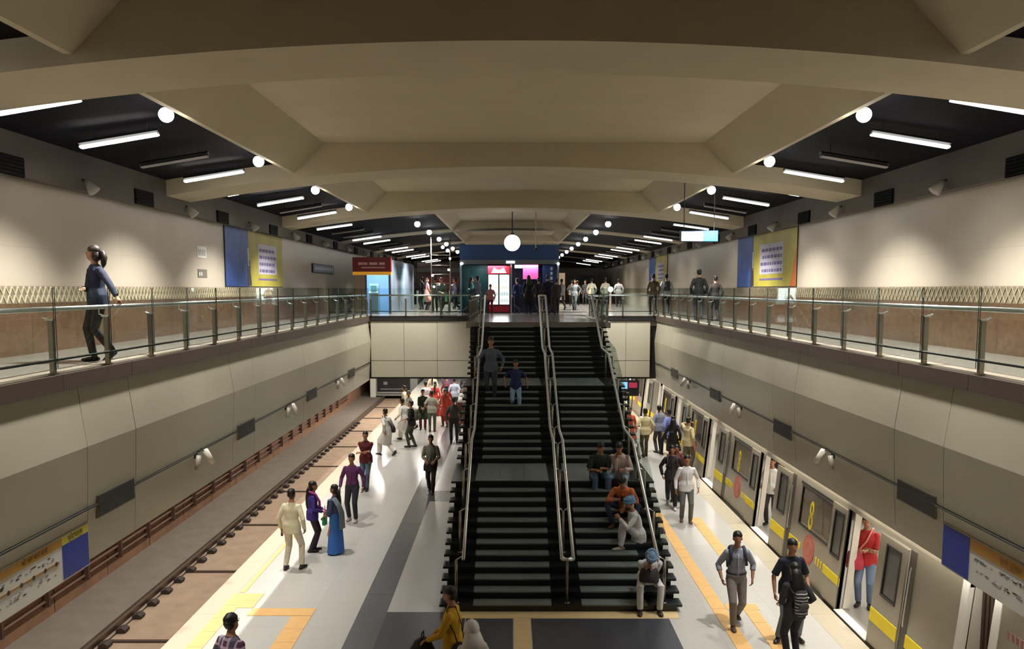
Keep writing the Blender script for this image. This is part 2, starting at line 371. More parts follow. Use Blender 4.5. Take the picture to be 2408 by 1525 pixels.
def rail(n, x, tubes, label, posts=True, glass=None, post_dx=0):
    t = empty(n, (x, 15.1, 0), label=label, cat='handrail', group='stair handrails')
    off = Vector((-x, -15.1, 0))
    def pl(o): o.location = off; return o
    for dx in tubes:
        pts = [(x+dx, a, b) for a, b in rail_path(.86)]
        pl(MB().tube(pts, .032, 10).obj('rail_tube', STEEL, t, True))
    if len(tubes) == 2:
        for i in (0, -1):
            e = rail_path(.86)[i]; pl(MB().tube([(x+tubes[0], *e), (x+tubes[1], *e)], .032, 8).obj('rail_return', STEEL, t, True))
    path = rail_path(.86)
    def zr(y_):
        for (a, za), (b, zb) in zip(path, path[1:]):
            if a <= y_ <= b: return za+(zb-za)*(y_-a)/(b-a)
        return path[-1][1]
    ys = [15.2, 16.45, 17.65, 18.6, 20.15, 21.1, 22.3, 23.55, 25.3, 26.4, 27.5, 28.3]
    px = x+post_dx
    for y_ in ys:
        z0 = tread_z(y_)
        p_ = pl(MB().tube([(px, y_, z0), (px, y_, zr(y_)-.1)], .026, 8).tube([(px, y_, z0), (px, y_, z0+.012)], .055, 10).obj('post', BRUSH, t, True))
        br = MB()
        for dx in tubes: br.tube([(px, y_, zr(y_)-.1), (x+dx, y_, zr(y_)-.02)], .012, 6)
        br.obj('bracket', STEEL, p_, True)
    if glass:
        for a, b in zip(ys, ys[1:]):
            gx = px+glass
            v = [(gx, a+.03, tread_z(a)+.18), (gx, b-.03, max(tread_z(b)-RISE*0, tread_z(a))+.14), (gx, b-.03, zr(b)+.14), (gx, a+.03, zr(a)+.14)]
            m = MB().add(v+[(q[0]+.012, q[1], q[2]) for q in v], [(0, 1, 2, 3), (7, 6, 5, 4), (0, 4, 5, 1), (1, 5, 6, 2), (2, 6, 7, 3), (3, 7, 4, 0)])
            pl(m.obj('glass_pane', GLASS, t))
rail('handrail', -.87, (0,), 'polished steel handrail along the left edge of the black stairs', post_dx=-.14)
rail('handrail', 1.03, (-.105, .105), 'twin steel handrail dividing the black stairs into two lanes')
rail('handrail', 2.68, (0,), 'steel handrail with glass panes along the right edge of the stairs', glass=.06, post_dx=.14)
# ------------------------------------------------------------------ glass balustrades of the concourse
def balustrade(p0, p1, n, label, end=True, first=0.):
    p0, p1 = Vector(p0), Vector(p1); d = p1-p0; L = d.length; d.normalize(); nrm = Vector((-d.y, d.x, 0))
    t = empty('balustrade', p0, label=label, cat='balustrade', group='glass balustrades round the atrium')
    def P(a, side, z): return d*a+nrm*side+Vector((0, 0, z))
    MB().tube([P(0, .10, .84), P(L, .10, .84)], .032, 10).obj('handrail', STEEL, t, True)
    MB().tube([P(0, .0, .19), P(L, .0, .19)], .016, 6).obj('bottom_rail', DARKM, t, True)
    step = (L-first)/n
    pm = MB().box(-.03, .03, -.03, .03, 0, .70).box(-.05, .05, -.05, .05, 0, .02).mesh(BRUSH)
    cm = MB().box(-.05, .05, -.05, .05, .695, .715).box(-.038, .038, -.038, .038, .17, .21).mesh(STEEL)
    a_m = MB().tube([(0, 0, .70), (0, .10, .74), (0, .10, .81)], .011, 6).mesh(STEEL)
    ang = math.atan2(d.y, d.x)
    for i in range(n+1):
        a = first+i*step
        po = share('post', pm, t, P(a, .04, 0)); po.rotation_euler.z = ang
        share('post_cap', cm, po); share('bracket', a_m, po)
        if i < n:
            q = [P(a+.02, -.02, .08), P(a+step-.02, -.02, .08), P(a+step-.02, -.02, 1.12), P(a+.02, -.02, 1.12)]
            e = nrm*.012
            g = MB().add(q+[v+e for v in q], [(3, 2, 1, 0), (4, 5, 6, 7), (0, 1, 5, 4), (1, 2, 6, 5), (2, 3, 7, 6), (3, 0, 4, 7)]).obj('glass_pane', GLASS, t)
            g.data.materials.append(M((52, 62, 60), .3))
            for f in g.data.polygons[2:]: f.material_index = 1
    return t
balustrade((-5.86, 4.91, ZU), (-5.86, 34.9, ZU), 20, 'glass balustrade with steel posts along the left walkway', first=0)
balustrade((5.98, 34.9, ZU), (5.98, 4.85, ZU), 20, 'glass balustrade with steel posts along the right walkway')
balustrade((-5.75, 34.9, ZU), (-1.45, 34.9, ZU), 3, 'glass balustrade above the end fascia to the left of the stairs')
balustrade((3.3, 34.9, ZU), (5.85, 34.9, ZU), 2, 'glass balustrade above the end fascia to the right of the stairs')
balustrade((-1.42, 34.8, ZU), (-1.42, 28.5, ZU), 4, 'glass balustrade along the left side of the stair head')
balustrade((3.24, 28.5, ZU), (3.24, 34.8, ZU), 4, 'glass balustrade along the right side of the stair head')
# ------------------------------------------------------------------ frieze grilles and wall speakers
def grilles():
    for s in (-1, 1):
        x = CX+s*8.04
        m0 = box(*sorted((x-s*.03, x)), -.46, .46, -.16, .16); 
        for k in range(13):
            y_ = 13.7+5.05*k-5.05
            t = empty('vent_grille', (x, y_, 7.86), label='dark square vent in the %s wall frieze, %s from the viewer' % (SIDE[s], ORD[k]), cat='vent', group='frieze vents')
            box(*sorted((-s*.03, 0)), -.46, .46, -.16, .16).obj('frame', M((10, 9, 9), .9, spec=.1), t)
            for i in range(5): box(*sorted((-s*.045, -s*.03)), -.44, .44, -.14+.06*i, -.11+.06*i).obj('slat', M((14, 13, 13), .8, spec=.1), t)
            sp = empty('wall_speaker', (x, y_+2.4, 7.8), label='small pale speaker under the %s frieze, %s from the viewer' % (SIDE[s], ORD[k]), cat='speaker', group='wall speakers')
            MB().tube([(0, 0, .12), (-s*.10, 0, .08)], .02, 6).obj('arm', DARKM, sp)
            MB().tube([(-s*.06, 0, .10), (-s*.12, 0, .03), (-s*.22, 0, -.10)], [.05, .07, .12], 10).obj('horn', M((170, 164, 154), .5), sp, True)
grilles()
# ------------------------------------------------------------------ lights
n_ = {-1: 0, 1: 0}; m_ = {-1: 0, 1: 0}
for k in range(0, 8):
    for s in (-1, 1):
        for off, lit in ((1.95, 1), (4.55, 1), (6.9, 0), (9.1, 1)):
            y_ = k*10+off
            if y_ < 6 or y_ > 82: continue
            if y_ > 31 and off == 4.55: lit = 0
            a, b = 5.95, 7.28; xa, xb = CX+s*a, CX+s*b; za, zb = arc(xa)+.13-(.2 if y_ > 31 else 0), arc(xb)+.10-(.17 if y_ > 31 else 0)
            n_[s] += 1
            t = empty('tube_light', ((xa+xb)/2, y_, (za+zb)/2), cat='light', group='tube lights on the dark side ceilings',
                      label='%s tube light on the dark ceiling above the %s walkway, %s in its row' % ('lit' if lit else 'unlit', SIDE[s], ORD[n_[s]-1] if n_[s] <= len(ORD) else 'last'))
            dx, dz = (xb-xa)/2, (zb-za)/2
            MB().tube([(-dx, 0, -dz+.05), (dx, 0, dz+.05)], [(.07, .05)]*2, 4, ref=(0, 1, 0)).obj('housing', M((60, 60, 62), .5), t)
            MB().tube([(-dx*.97, 0, -dz-.005), (dx*.97, 0, dz-.005)], [(.085 if y_ < 31 else .06, .025)]*2, 6, ref=(0, 1, 0)).obj('diffuser', LAMPW if lit else M((150, 146, 146), .5), t)
            for q in (-.7, .7): MB().tube([(dx*q, 0, dz*q+.05), (dx*q, 0, dz*q+(.36 if y_ < 31 else .2))], .008, 5).obj('hanger', DARKM, t)
            if lit and y_ < 66: area(t, (0, 0, -.05), 1.3, .12, CEIL_W, (1, .97, .91), (0, math.atan2(dz, dx)*-1, 0), 140)
        for off in (3.4, 8.2):
            y_ = k*10+off
            if y_ < 6 or y_ > 82: continue
            x = CX+s*(5.36 if y_ < 31 else 3.7); z = 8.56 if y_ < 31 else 8.40; m_[s] += 1
            t = empty('globe_light', (x, y_, z), cat='light', group='globe lamps along the sloping ceiling', label='small bright globe lamp beside the %s sloping ceiling, %s in its row' % (SIDE[s], ORD[m_[s]-1]))
            MB().tube([(0, 0, .1), (0, 0, .18)], .02, 6).tube([(0, 0, .06), (0, 0, .12)], .06, 10).obj('stem', DARKM, t)
            MB().ball((0, 0, 0), .115, 14, 9).obj('globe', LAMPC, t, True)
            if y_ < 60:
                for kind in ('POINT', 'SPOT')[y_ < 10:]:       # a soft glow all round and a strong beam down into the atrium
                    l = bpy.data.lights.new('lamp', kind); l.energy = DOWN_W if kind == 'SPOT' else 14*LAMP; l.color = (1, .97, .92); l.shadow_soft_size = .12
                    if kind == 'SPOT': l.spot_size = R(100); l.spot_blend = .7
                    o = bpy.data.objects.new('lamp', l); COL.objects.link(o); o.parent = t; o.location = (-s*.02, 0, -.26); o.rotation_euler = (0, -s*R(19), 0)
# globe pendant in front of the kiosk
t = empty('pendant_globe', (.04, 31.9, 7.6), label='large white globe lamp hanging on a dark rod before the blue kiosk', cat='lamp')
MB().ball((0, 0, 0), .30, 24, 16).obj('globe', M((255, 253, 248), .4, emit=4), t, True)
MB().tube([(0, 0, .30), (0, 0, 1.65)], .02, 8).tube([(0, 0, .27), (0, 0, .36)], .07, 12).obj('rod', DARKM, t)
t = empty('camera_pole', (.92, 32.2, 7.4), label='thin pale pole with a small camera hanging right of the globe lamp', cat='camera')
MB().tube([(0, 0, 0), (0, 0, 1.84)], .018, 8).obj('pole', BRUSH, t); MB().ball((0, 0, -.02), .06, 10, 7).obj('camera_dome', DARKM, t, True)
# lamps under the walkways (behind the fascia) and under the far slab
for s in (-1, 1):
    for k in range(6):
        y_ = 7.5+5*k
        t = empty('strip_light', (CX+s*(7.3 if s < 0 else 5.99), y_, 4.5 if s < 0 else 2.24), label='tube light behind the %s fascia above the platform edge, %s from the viewer' % (SIDE[s], ORD[k]), cat='light', group='lights behind the fascias')
        box(-.06, .06, -2.3, 2.3, 0, .05).obj('housing', DARKM, t); box(-.045, .045, -2.25, 2.25, -.02, 0).obj('diffuser', LAMPW, t)
        box(-.01, .01, -.01, .01, .05, .08).obj('hanger', DARKM, t)
        area(t, (0, 0, -.025), .08, 4.4, STRIP_W*(4.3 if s < 0 else 1), WARM, (0, s*R(0 if s < 0 else 30), 0))
for i, (x, y_) in enumerate([(-4.6, 38), (-4.6, 44), (-4.6, 50), (-2.5, 40), (-2.5, 47), (4.6, 38), (4.6, 44), (4.6, 50), (2.2, 41), (-7.2, 46)]):  # last lamp is added over the left track to brighten the distant train
    t = empty('strip_light', (x, y_, 4.32), label='tube light on the low ceiling beyond the atrium, %s of its set' % ORD[i], cat='light', group='lights under the far slab')
    box(-.09, .09, -1.2, 1.2, 0, .08).obj('housing', DARKM, t); box(-.07, .07, -1.15, 1.15, -.02, 0).obj('diffuser', LAMPW, t)
    area(t, (0, 0, -.04), .14, 2.3, 200*LAMP, WARM)
# ------------------------------------------------------------------ things on the fascias
def board(s, y_, k):
    x = CX+s*5.90
    t = empty('display_board', (x, y_, 2.86), label='dark rectangular board in a thin frame on the %s fascia, %s from the viewer' % (SIDE[s], ORD[k]), cat='board', group='dark boards on the fascias')
    box(*sorted((-s*.05, s*.05)), -.58, .58, -.16, .16).obj('frame', BRUSH, t)
    box(*sorted((-s*.055, -s*.05)), -.565, .565, -.145, .145).obj('screen', M((34, 32, 28), .55), t)
def spots(s, y_, k):
    x = CX+s*5.88
    t = empty('camera_pair', (x, y_, 2.86), label='pair of pale camera housings on a bracket on the %s fascia, %s from the viewer' % (SIDE[s], ORD[k]), cat='camera', group='camera pairs on the fascias')
    MB().tube([(0, 0, .02), (-s*.12, 0, .12), (-s*.16, .05, .04)], .012, 6).tube([(0, 0, .02), (-s*.14, -.12, .0)], .012, 6).box(*sorted((-s*.02, s*.005)), -.06, .06, -.06, .06).obj('bracket', DARKM, t)
    MB().tube([(-s*.16, .06, .08), (-s*.26, .16, -.18)], .055, 10).obj('camera_housing', M((206, 200, 186), .4), t, True)
    MB().tube([(-s*.12, -.16, .02), (-s*.10, -.2, -.24)], .045, 10).obj('camera_housing', M((150, 144, 130), .4), t, True)
for s in (-1, 1):
    for k in range(4):
        board(s, 12.26+6.17*k-(.05 if s > 0 else 0), k)
        if k < 3: spots(s, 15.45+6.3*k, k)
def route_sign(s, label):
    x = CX+s*5.905; sg = -s
    y1 = 11.42
    t = empty('route_sign', (x, y1, 2.42), label=label, cat='sign', group='line map boards')
    L = 3.4
    box(*sorted((0, sg*.03)), -L, 0, -.30, .29).obj('backing', M((205, 204, 196), .5), t)
    box(*sorted((sg*.03, sg*.036)), -.69, -.02, -.28, .17 if s < 0 else .28).obj('blue_panel', M((26, 46, 140), .4), t)
    if s < 0:
        box(*sorted((sg*.03, sg*.034)), -.69, -.02, .17, .28).obj('yellow_panel', M((206, 192, 72), .5), t)
        text('प्लेटफार्म', .10, M((70, 74, 30), .6), t, facing((sg*.037, -.36, .225), 'px'), thick=.001)
        box(*sorted((sg*.03, sg*.034)), -L+.02, -.70, .17, .28).obj('ochre_panel', M((178, 134, 46), .5), t)
        text('की ओर जाने वाली', .085, M((92, 70, 22), .6), t, facing((sg*.037, -1.32, .225), 'px'), thick=.001)
    else:
        box(*sorted((sg*.03, sg*.034)), -L+.02, -.70, .13, .28).obj('ochre_panel', M((170, 124, 48), .5), t)
        text('सभी स्टेशन', .1, M((120, 84, 20), .6), t, facing((sg*.037, -1.6, .2), 'nx'), thick=.001)
    INK = M((110, 116, 126), .6); r = random.Random(3+s)
    ml = MB(); 
    if s < 0:
        box(*sorted((sg*.03, sg*.035)), -L+.05, -.78, -.035, .0).obj('line_bar', M((150, 116, 70), .5), t)
        for i in range(10):
            yy = -.85-.26*i
            MB().disc((sg*.034, yy, -.017), .03, 0, sg*.004, 12).obj('station_dot', M((42, 34, 26), .5), t)
    for i in range(110):
        yy = -.8-r.random()*2.4; zz = r.choice([.10, .07, .05, -.10, -.13, -.16]) if s < 0 else r.choice([.05, .03, -.10, -.13]); wd = .02+.06*r.random()
        ml.box(*sorted((sg*.03, sg*.032)), yy-wd, yy, zz, zz+.013)
    ml.obj('lettering', INK, t, kind='stuff')
route_sign(-1, 'line map sign with blue end panel and ochre header on the left fascia')
route_sign(1, 'line map sign with blue end panel on the right fascia above the train')
# pipes along the left track wall
PIPE = M((112, 80, 64), .6, noise=.1); t = empty('pipe_run', (-9.70, 8, 0), label='brown pipes on brackets along the left track wall', cat='pipe')
for z in (-.22, -.40, -.58): MB().tube([(0, 0, z), (0, 42, z)], .035, 8).obj('pipe', PIPE, t, True)
bm_ = box(-.045, .10, -.035, .035, -.68, -.12).mesh(M((88, 62, 50), .6))
for k in range(24): share('bracket', bm_, t, (0, .9+1.65*k, 0))
# ------------------------------------------------------------------ posters and signs of the concourse
def poster(s, y0, y1, split, label):
    x = CX+s*8.258; sg = -s; d = 'px' if s < 0 else 'nx'
    t = empty('poster', (x, y0, ZU), label=label, cat='poster', group='wide blue and yellow posters')
    box(*sorted((0, sg*.03)), 0, y1-y0, 1.16, 2.92).obj('backing', DARKM, t)
    a, b = (0, split) if s < 0 else (y1-y0-split, y1-y0)
    box(*sorted((sg*.03, sg*.034)), a+.02, b-.02, 1.18, 2.9).obj('blue_panel', M((44, 76, 142), .5, noise=.4, scale=1.6), t)  # blue and yellow are muted, glare put into the print colours
    c, e = (split, y1-y0) if s < 0 else (0, y1-y0-split)
    box(*sorted((sg*.03, sg*.034)), c+.0, e-.02, 1.18, 2.9).obj('yellow_panel', M((158, 148, 58), .5, noise=.18, scale=1.2), t)
    mid = (c+e)/2+(.15 if s < 0 else .2); wd = (e-c)*.27
    box(*sorted((sg*.034, sg*.038)), mid-wd, mid+wd, 1.58, 2.55).obj('white_panel', M((176, 172, 188), .5, noise=.08), t)
    ink = M((96, 84, 128), .6); r = random.Random(5)
    tx = MB()
    for row in range(4):
        yy = mid-wd+.1
        while yy < mid+wd-.25:
            w_ = .12+.22*r.random(); tx.box(*sorted((sg*.038, sg*.04)), yy, yy+w_, 2.30-.22*row, 2.40-.22*row); yy += w_+.07
    tx.box(*sorted((sg*.034, sg*.037)), mid-wd, mid+wd, 1.38, 1.44)
    tx.obj('lettering', ink, t, kind='stuff')
    if s > 0: MB().prism([(.02, 1.18), (.55, 1.18), (.02, 2.3)], 0, *sorted((sg*.034, sg*.038))).obj('orange_corner', M((178, 92, 40), .5), t)
    # figure on the seam between the panels, printed flat
    q = split if s < 0 else y1-y0-split
    pf = MB(); pf.prism([(q-.18, 1.2), (q+.28, 1.2), (q+.16, 1.75), (q-.12, 1.72)], 0, *sorted((sg*.034, sg*.037))).prism([(q-.1, 1.75), (q+.2, 1.75), (q+.15, 1.98), (q-.05, 2.0)], 0, *sorted((sg*.034, sg*.037)))
    pf.obj('printed_figure', M((52, 44, 48), .5), t)
    MB().prism([(q-.04, 1.8), (q+.04, 1.8), (q+.02, 2.35), (q-.1, 2.35)], 0, *sorted((sg*.037, sg*.039))).obj('printed_sleeve', M((180, 190, 200), .5), t)
poster(-1, 24.5, 30.6, 2.15, 'large blue and yellow poster with white text panel on the left concourse wall')
poster(1, 24.9, 31.4, 2.0, 'large yellow poster with blue end and orange corner on the right concourse wall')
poster(1, 45.5, 51.5, 2.4, 'second pale blue and yellow poster farther along the right wall behind the walking men')
for nm, z0, z1, col, lab in (('notice', 6.72, 7.02, (226, 224, 216), 'white paper notice on the left wall beside the big poster'), ('notice', 6.20, 6.42, (110, 104, 92), 'small grey pictogram plate below the white notice on the left wall')):
    t = empty(nm, (CX-8.26, 22.75, z0), label=lab, cat='notice', group='small wall notices')
    box(0, .015, -.35, .3, 0, z1-z0).obj('sheet', M(col, .5), t)
    mb = MB()
    for i in range(4 if col[0] > 200 else 2): mb.box(.015, .017, -.28+.14*i, -.2+.14*i, .05, z1-z0-.08)
    mb.obj('print', M((150, 146, 140), .6) if col[0] > 200 else M((200, 196, 186), .6), t, kind='stuff')
t = empty('plaque_sign', (CX-8.26, 35, 6.55), label='long grey blue name plate on the left wall before the cash booth', cat='sign')
box(0, .06, .2, 4.3, .02, .40).obj('frame', DARKM, t); box(.06, .065, .28, 4.22, .06, .36).obj('face', M((120, 126, 148), .5), t)
pm = MB()
for i in range(9): pm.box(.065, .067, .6+.4*i, .88+.4*i, .15, .27)
pm.obj('lettering', M((190, 192, 200), .5), t, kind='stuff')
# lit hanging sign on the right
t = empty('hanging_sign', (5.24, 24, 7.36), label='lit white and cyan sign box hanging over the right walkway', cat='sign')
box(-.52, .52, -.06, .10, -.15, .155).obj('case', M((30, 52, 92), .5), t)
box(-.5, .10, -.07, -.06, -.13, .13).obj('white_face', M((235, 250, 252), .5, emit=1.6), t)
box(.10, .5, -.07, -.06, -.13, .13).obj('cyan_face', M((40, 196, 226), .5, emit=1.0), t)
for i in range(2): MB().prism([(-.10, -.01), (.12, -.01), (.12, .035), (-.06, .035)], 1, -.075, -.07).obj('arrow_mark', M((170, 186, 184), .5), t) if i == 0 else None
for x in (-.42, .42): MB().tube([(x, .02, .15), (x, .02, arc(5.24+x)-7.36+.42)], .012, 6).obj('hanger', DARKM, t)
# ------------------------------------------------------------------ kiosk with drinks fridge
KB = M((30, 66, 118), .45); KD = M((26, 40, 74), .5)
t = empty('kiosk', (-.06, 39.0, ZU), label='blue roofed snack kiosk at the head of the stairs', cat='kiosk')
box(-2.28, 2.24, 0, 4, 2.40, 3.1).obj('fascia_board', KB, t); box(-2.28, 2.24, -.04, .0, 2.22, 2.42).obj('trim_strip', M((100, 112, 118), .4, .4), t)
box(-2.26, 2.22, 1.9, 4.0, 0, 2.3).obj('back_wall', KD, t)
box(-2.28, -2.2, 0, 2, 0, 2.3).obj('corner_post', M((120, 140, 150), .4), t); box(2.16, 2.24, 0, 2, 0, 2.3).obj('corner_post', M((120, 140, 150), .4), t)
box(-2.26, -1.02, .3, 1.8, 0, 2.3).obj('side_panel', M((24, 70, 74), .5, noise=.4, scale=3), t)
box(.02, .10, -.02, .06, 0, 2.24).obj('post', M((210, 218, 222), .3), t)
box(.2, 2.16, .6, .8, 0, 1.05).obj('counter', M((30, 36, 60), .5), t); box(.2, 2.2, .4, .9, 1.05, 1.10).obj('counter_top', M((60, 70, 90), .3), t)
box(.6, 1.3, .32, .38, 1.55, 2.22).obj('pink_sign', M((214, 84, 150), .5, emit=.7), t); box(.22, .58, .32, .36, 2.05, 2.2).obj('white_sign', M((190, 200, 215), .5, emit=.5), t)
box(.75, 1.15, .31, .32, 2.08, 2.11).obj('sign_lettering', M((250, 210, 230), .5, emit=.8), t)
box(1.5, 2.1, .3, .35, 1.2, 2.2).obj('menu_board', M((30, 50, 96), .4, noise=.3, scale=6), t)
for i in range(4): box(1.86, 1.96, .28, .3, 1.3+.22*i, 1.44+.22*i).obj('printed_mark', M((190, 210, 225), .5), t)
box(-.16, .22, -.10, -.04, 2.26, 2.36).obj('lit_plate', M((245, 250, 255), .5, emit=3), t)
area(t, (.6, .2, 2.2), 1.6, .2, 30, (.8, .9, 1)); area(t, (-.8, -.3, 2.2), 1.2, .15, 25, (.9, .95, 1))
for x in (-2.2, -2.18, 2.2): MB().ball((x, -.06, 2.9-.3*abs(x)), .06, 8, 6).obj('bulb', LAMPC, t, True)
f = empty('drinks_fridge', (-.56, 38.85, ZU), label='tall lit double door drinks fridge with red base in the blue kiosk', cat='fridge')
box(-.50, .50, 0, .6, .0, 1.98).obj('cabinet', M((60, 20, 26), .4), f)
box(-.48, .48, -.02, .0, .06, .34).obj('base_panel', M((170, 26, 52), .4), f)
box(-.5, .5, -.03, .02, 1.78, 2.14).obj('header', M((196, 40, 60), .5, emit=.5), f); MB().prism([(-.34, 1.82), (.34, 1.82), (.22, 2.06), (.06, 1.96), (-.06, 1.96), (-.22, 2.06)], 1, -.04, -.03).obj('header_lettering', M((255, 240, 236), .5, emit=1.6), f)
for x0, x1 in ((-.47, -.03), (.03, .47)):
    d = box(x0, x1, -.03, .0, .40, 1.74).obj('door', M((220, 236, 236), .4, emit=1.4), f)
    for i in range(4):
        sh = MB()
        for j in range(5): sh.tube([(x0+.06+.08*j, -.035, .50+.3*i), (x0+.06+.08*j, -.035, .66+.3*i)], [.026, .02], 6)
        sh.obj('bottle_row', M(((190, 206, 196), (150, 190, 170), (220, 214, 190), (205, 218, 222))[i], .4, emit=.7), d, kind='stuff')
box(-.03, .03, -.04, .0, .40, 1.74).obj('mullion', M((26, 28, 50), .4), f)
area(f, (0, -.12, 1.2), .8, 1.2, 22, (.92, .98, 1), (R(-90), 0, 0))
# ------------------------------------------------------------------ cash machine booth on the left
t = empty('cash_booth', (-6.15, 38, ZU), label='glass cash machine booth with red and yellow sign on the left', cat='booth')
box(-.88, .82, -.02, .3, 1.83, 2.5).obj('sign_band', M((118, 22, 26), .5), t); box(-.88, .82, -.03, .3, 1.72, 1.86).obj('yellow_band', M((232, 162, 48), .5, emit=.35), t)
lt = MB()
for i, (a, b) in enumerate(((-.62, -.42), (-.40, -.22), (-.14, .22), (.3, .55))): lt.box(a, b, -.03, -.02, 2.16, 2.27)
lt.box(-.5, .56, -.03, -.02, 2.02, 2.07); lt.obj('sign_lettering', M((220, 180, 170), .5), t, kind='stuff')
box(-.86, -.30, 0, .08, 0, 1.72).obj('side_panel', M((150, 132, 108), .5), t)
for x in (-.30, .74): box(x-.03, x+.03, -.02, .06, 0, 1.72).obj('mullion', M((60, 74, 90), .4), t)
box(-.27, .71, .01, .02, .05, 1.7).obj('glass_pane', GLASSB, t)
box(-.9, .8, 2.6, 2.7, 0, 2.4).obj('back_wall', M((150, 182, 214), .5), t); box(-.9, -.85, .1, 2.6, 0, 2.4).obj('inner_wall', M((170, 196, 220), .5), t)
box(.76, .80, .1, 9, 0, 2.4).obj('side_wall', M((126, 136, 152), .25), t); box(.80, .81, 1.5, 5, .8, 2.1).obj('side_window', M((150, 176, 200), .2), t)
area(t, (0, 1.2, 2.3), 1.2, 1.6, 90, (.82, .92, 1))
a_ = empty('cash_machine', (-6.22, 38.5, ZU), label='white cash machine standing inside the glass booth', cat='cash machine')
MB().prism([(0, 0), (.6, 0), (.6, 1.34), (.25, 1.34), (.12, 1.0), (.02, .92)], 0, -.20, .22).obj('housing', M((214, 238, 240), .4), a_)
box(-.12, .14, .08, .18, 1.05, 1.25).obj('screen', M((120, 190, 190), .3, emit=.6), a_); box(-.1, .12, -.0, .05, .80, .84).obj('card_slot', DARKM, a_)
# far left shop, gate line, bollard, lamp sign
t = empty('red_stall', (-4.4, 62, ZU), label='dark stall with dull red panels far down the concourse', cat='stall')
box(-2.4, 1.6, 0, 3, 0, 3.0).obj('stall_body', M((44, 26, 26), .6), t); box(-1.9, .6, -.05, 0, .9, 2.0).obj('red_panel', M((104, 36, 38), .5), t); box(-2.4, 1.6, -.2, 0, 2.3, 2.6).obj('canopy', M((60, 60, 60), .5), t)
t = empty('lit_board', (-2.75, 56, 6.25), label='small white lit board beyond the crowd left of the kiosk', cat='board')
box(-.4, .4, 0, .1, -.15, .2).obj('case', DARKM, t); box(-.36, .36, -.02, 0, -.12, .17).obj('face', M((240, 250, 250), .5, emit=3), t); MB().tube([(0, .05, -.15), (0, .05, -1.45)], .03, 8).obj('post', BRUSH, t)
t = empty('ticket_gates', (-4.5, 50, ZU), label='row of low steel ticket gates across the left concourse', cat='gate')
for i in range(5): box(-.9+.95*i-.14, -.9+.95*i+.14, 0, 1.4, 0, 1.0).obj('gate_post', M((130, 140, 130), .4, .5), t)
for i in range(4): box(-.76+.95*i, .05-.14+.95*i-.14, .6, .64, .35, .9).obj('flap', M((60, 110, 70), .5), t)
t = empty('lamp_post', (5.35, 46, ZU), label='short pedestal with a bright round lamp on the right concourse', cat='lamp')
MB().tube([(0, 0, 0), (0, 0, .95)], .06, 10).tube([(0, 0, 0), (0, 0, .05)], .2, 12).obj('pedestal', M((180, 150, 140), .4), t); MB().ball((0, 0, 1.08), .14, 12, 8).obj('globe', LAMPC, t, True)
t = empty('dark_shops', (4.6, 70, ZU), label='dim shop fronts at the far right end of the concourse', cat='shop')
box(-2.6, 2.9, 0, 3, 0, 2.8).obj('front_wall', M((64, 54, 48), .6), t); box(-1.6, -.2, -.05, 0, .2, 2.4).obj('lit_opening', M((206, 180, 150), .5, emit=.5), t); box(.8, 2.2, -.05, 0, .2, 2.2).obj('dark_opening', BLACK, t)
# ladder-like lit frame left of the kiosk
t = empty('light_tower', (-3.15, 38.3, ZU), label='slim steel frame with small bulbs beside the left of the kiosk', cat='frame')
for x in (-.42, .42): MB().tube([(x, 0, 0), (x, 0, 3.4)], .025, 8).obj('upright', BRUSH, t, True)
for z in (1.35, 1.75, 2.15, 2.6): MB().tube([(-.42, 0, z), (.42, 0, z)], .02, 6).obj('rung', BRUSH, t, True)
for x, z in ((.1, 2.95), (.32, 2.8), (.42, 2.45), (.36, 1.95), (-.36, 1.7), (-.3, 1.2)): MB().ball((x, -.06, z), .075 if z > 2.7 else .05, 8, 6).obj('bulb', LAMPC, t, True)
# ------------------------------------------------------------------ display board under the right end fascia
t = empty('train_display', (4.86, 34.9, 1.86), label='black train indicator with blue and red fields hanging under the right end fascia', cat='display')
box(-.42, .42, 0, .2, -.36, .28).obj('case', BLACK, t)
box(-.36, -.06, -.02, 0, -.06, .22).obj('blue_field', M((120, 180, 220), .5, emit=1.0), t); box(.0, .34, -.02, 0, -.02, .2).obj('red_field', M((150, 40, 66), .5, emit=.7), t)
box(-.3, .0, -.02, 0, -.24, -.2).obj('text_line', M((120, 120, 116), .5, emit=.4), t)
for x in (-.3, .3): MB().tube([(x, .1, .28), (x, .1, .44)], .02, 6).obj('hanger', DARKM, t)
MB().tube([(0, .1, -.36), (0, .1, -1.86)], .05, 8).obj('pole', DARKM, t)
# ------------------------------------------------------------------ trains
SIL = M((158, 150, 132), .32, .35, noise=.05, scale=1.5); SILD = M((88, 80, 70), .45, .3); INW = M((236, 228, 214), .45); TW = M((90, 88, 82), .3)
def window_wall(par, y0, y1, z0, z1, wy0, wy1, wz0, wz1, name, x=6.0, th=.05, pane=GLASSD, rim=True):
    """a wall piece with a window: four plates, a rim and a pane"""
    o = MB().box(x, x+th, y0, y1, z0, wz0).box(x, x+th, y0, y1, wz1, z1).box(x, x+th, y0, wy0, wz0, wz1).box(x, x+th, wy1, y1, wz0, wz1).obj(name, SIL, par)
    if rim:
        r = .035
        MB().box(x-.012, x+.02, wy0-r, wy1+r, wz0-r, wz0).box(x-.012, x+.02, wy0-r, wy1+r, wz1, wz1+r).box(x-.012, x+.02, wy0-r, wy0, wz0, wz1).box(x-.012, x+.02, wy1, wy1+r, wz0, wz1).obj('window_rim', M((46, 42, 38), .5), o)
    box(x+.012, x+.022, wy0, wy1, wz0, wz1).obj('window_pane', pane, o); return o
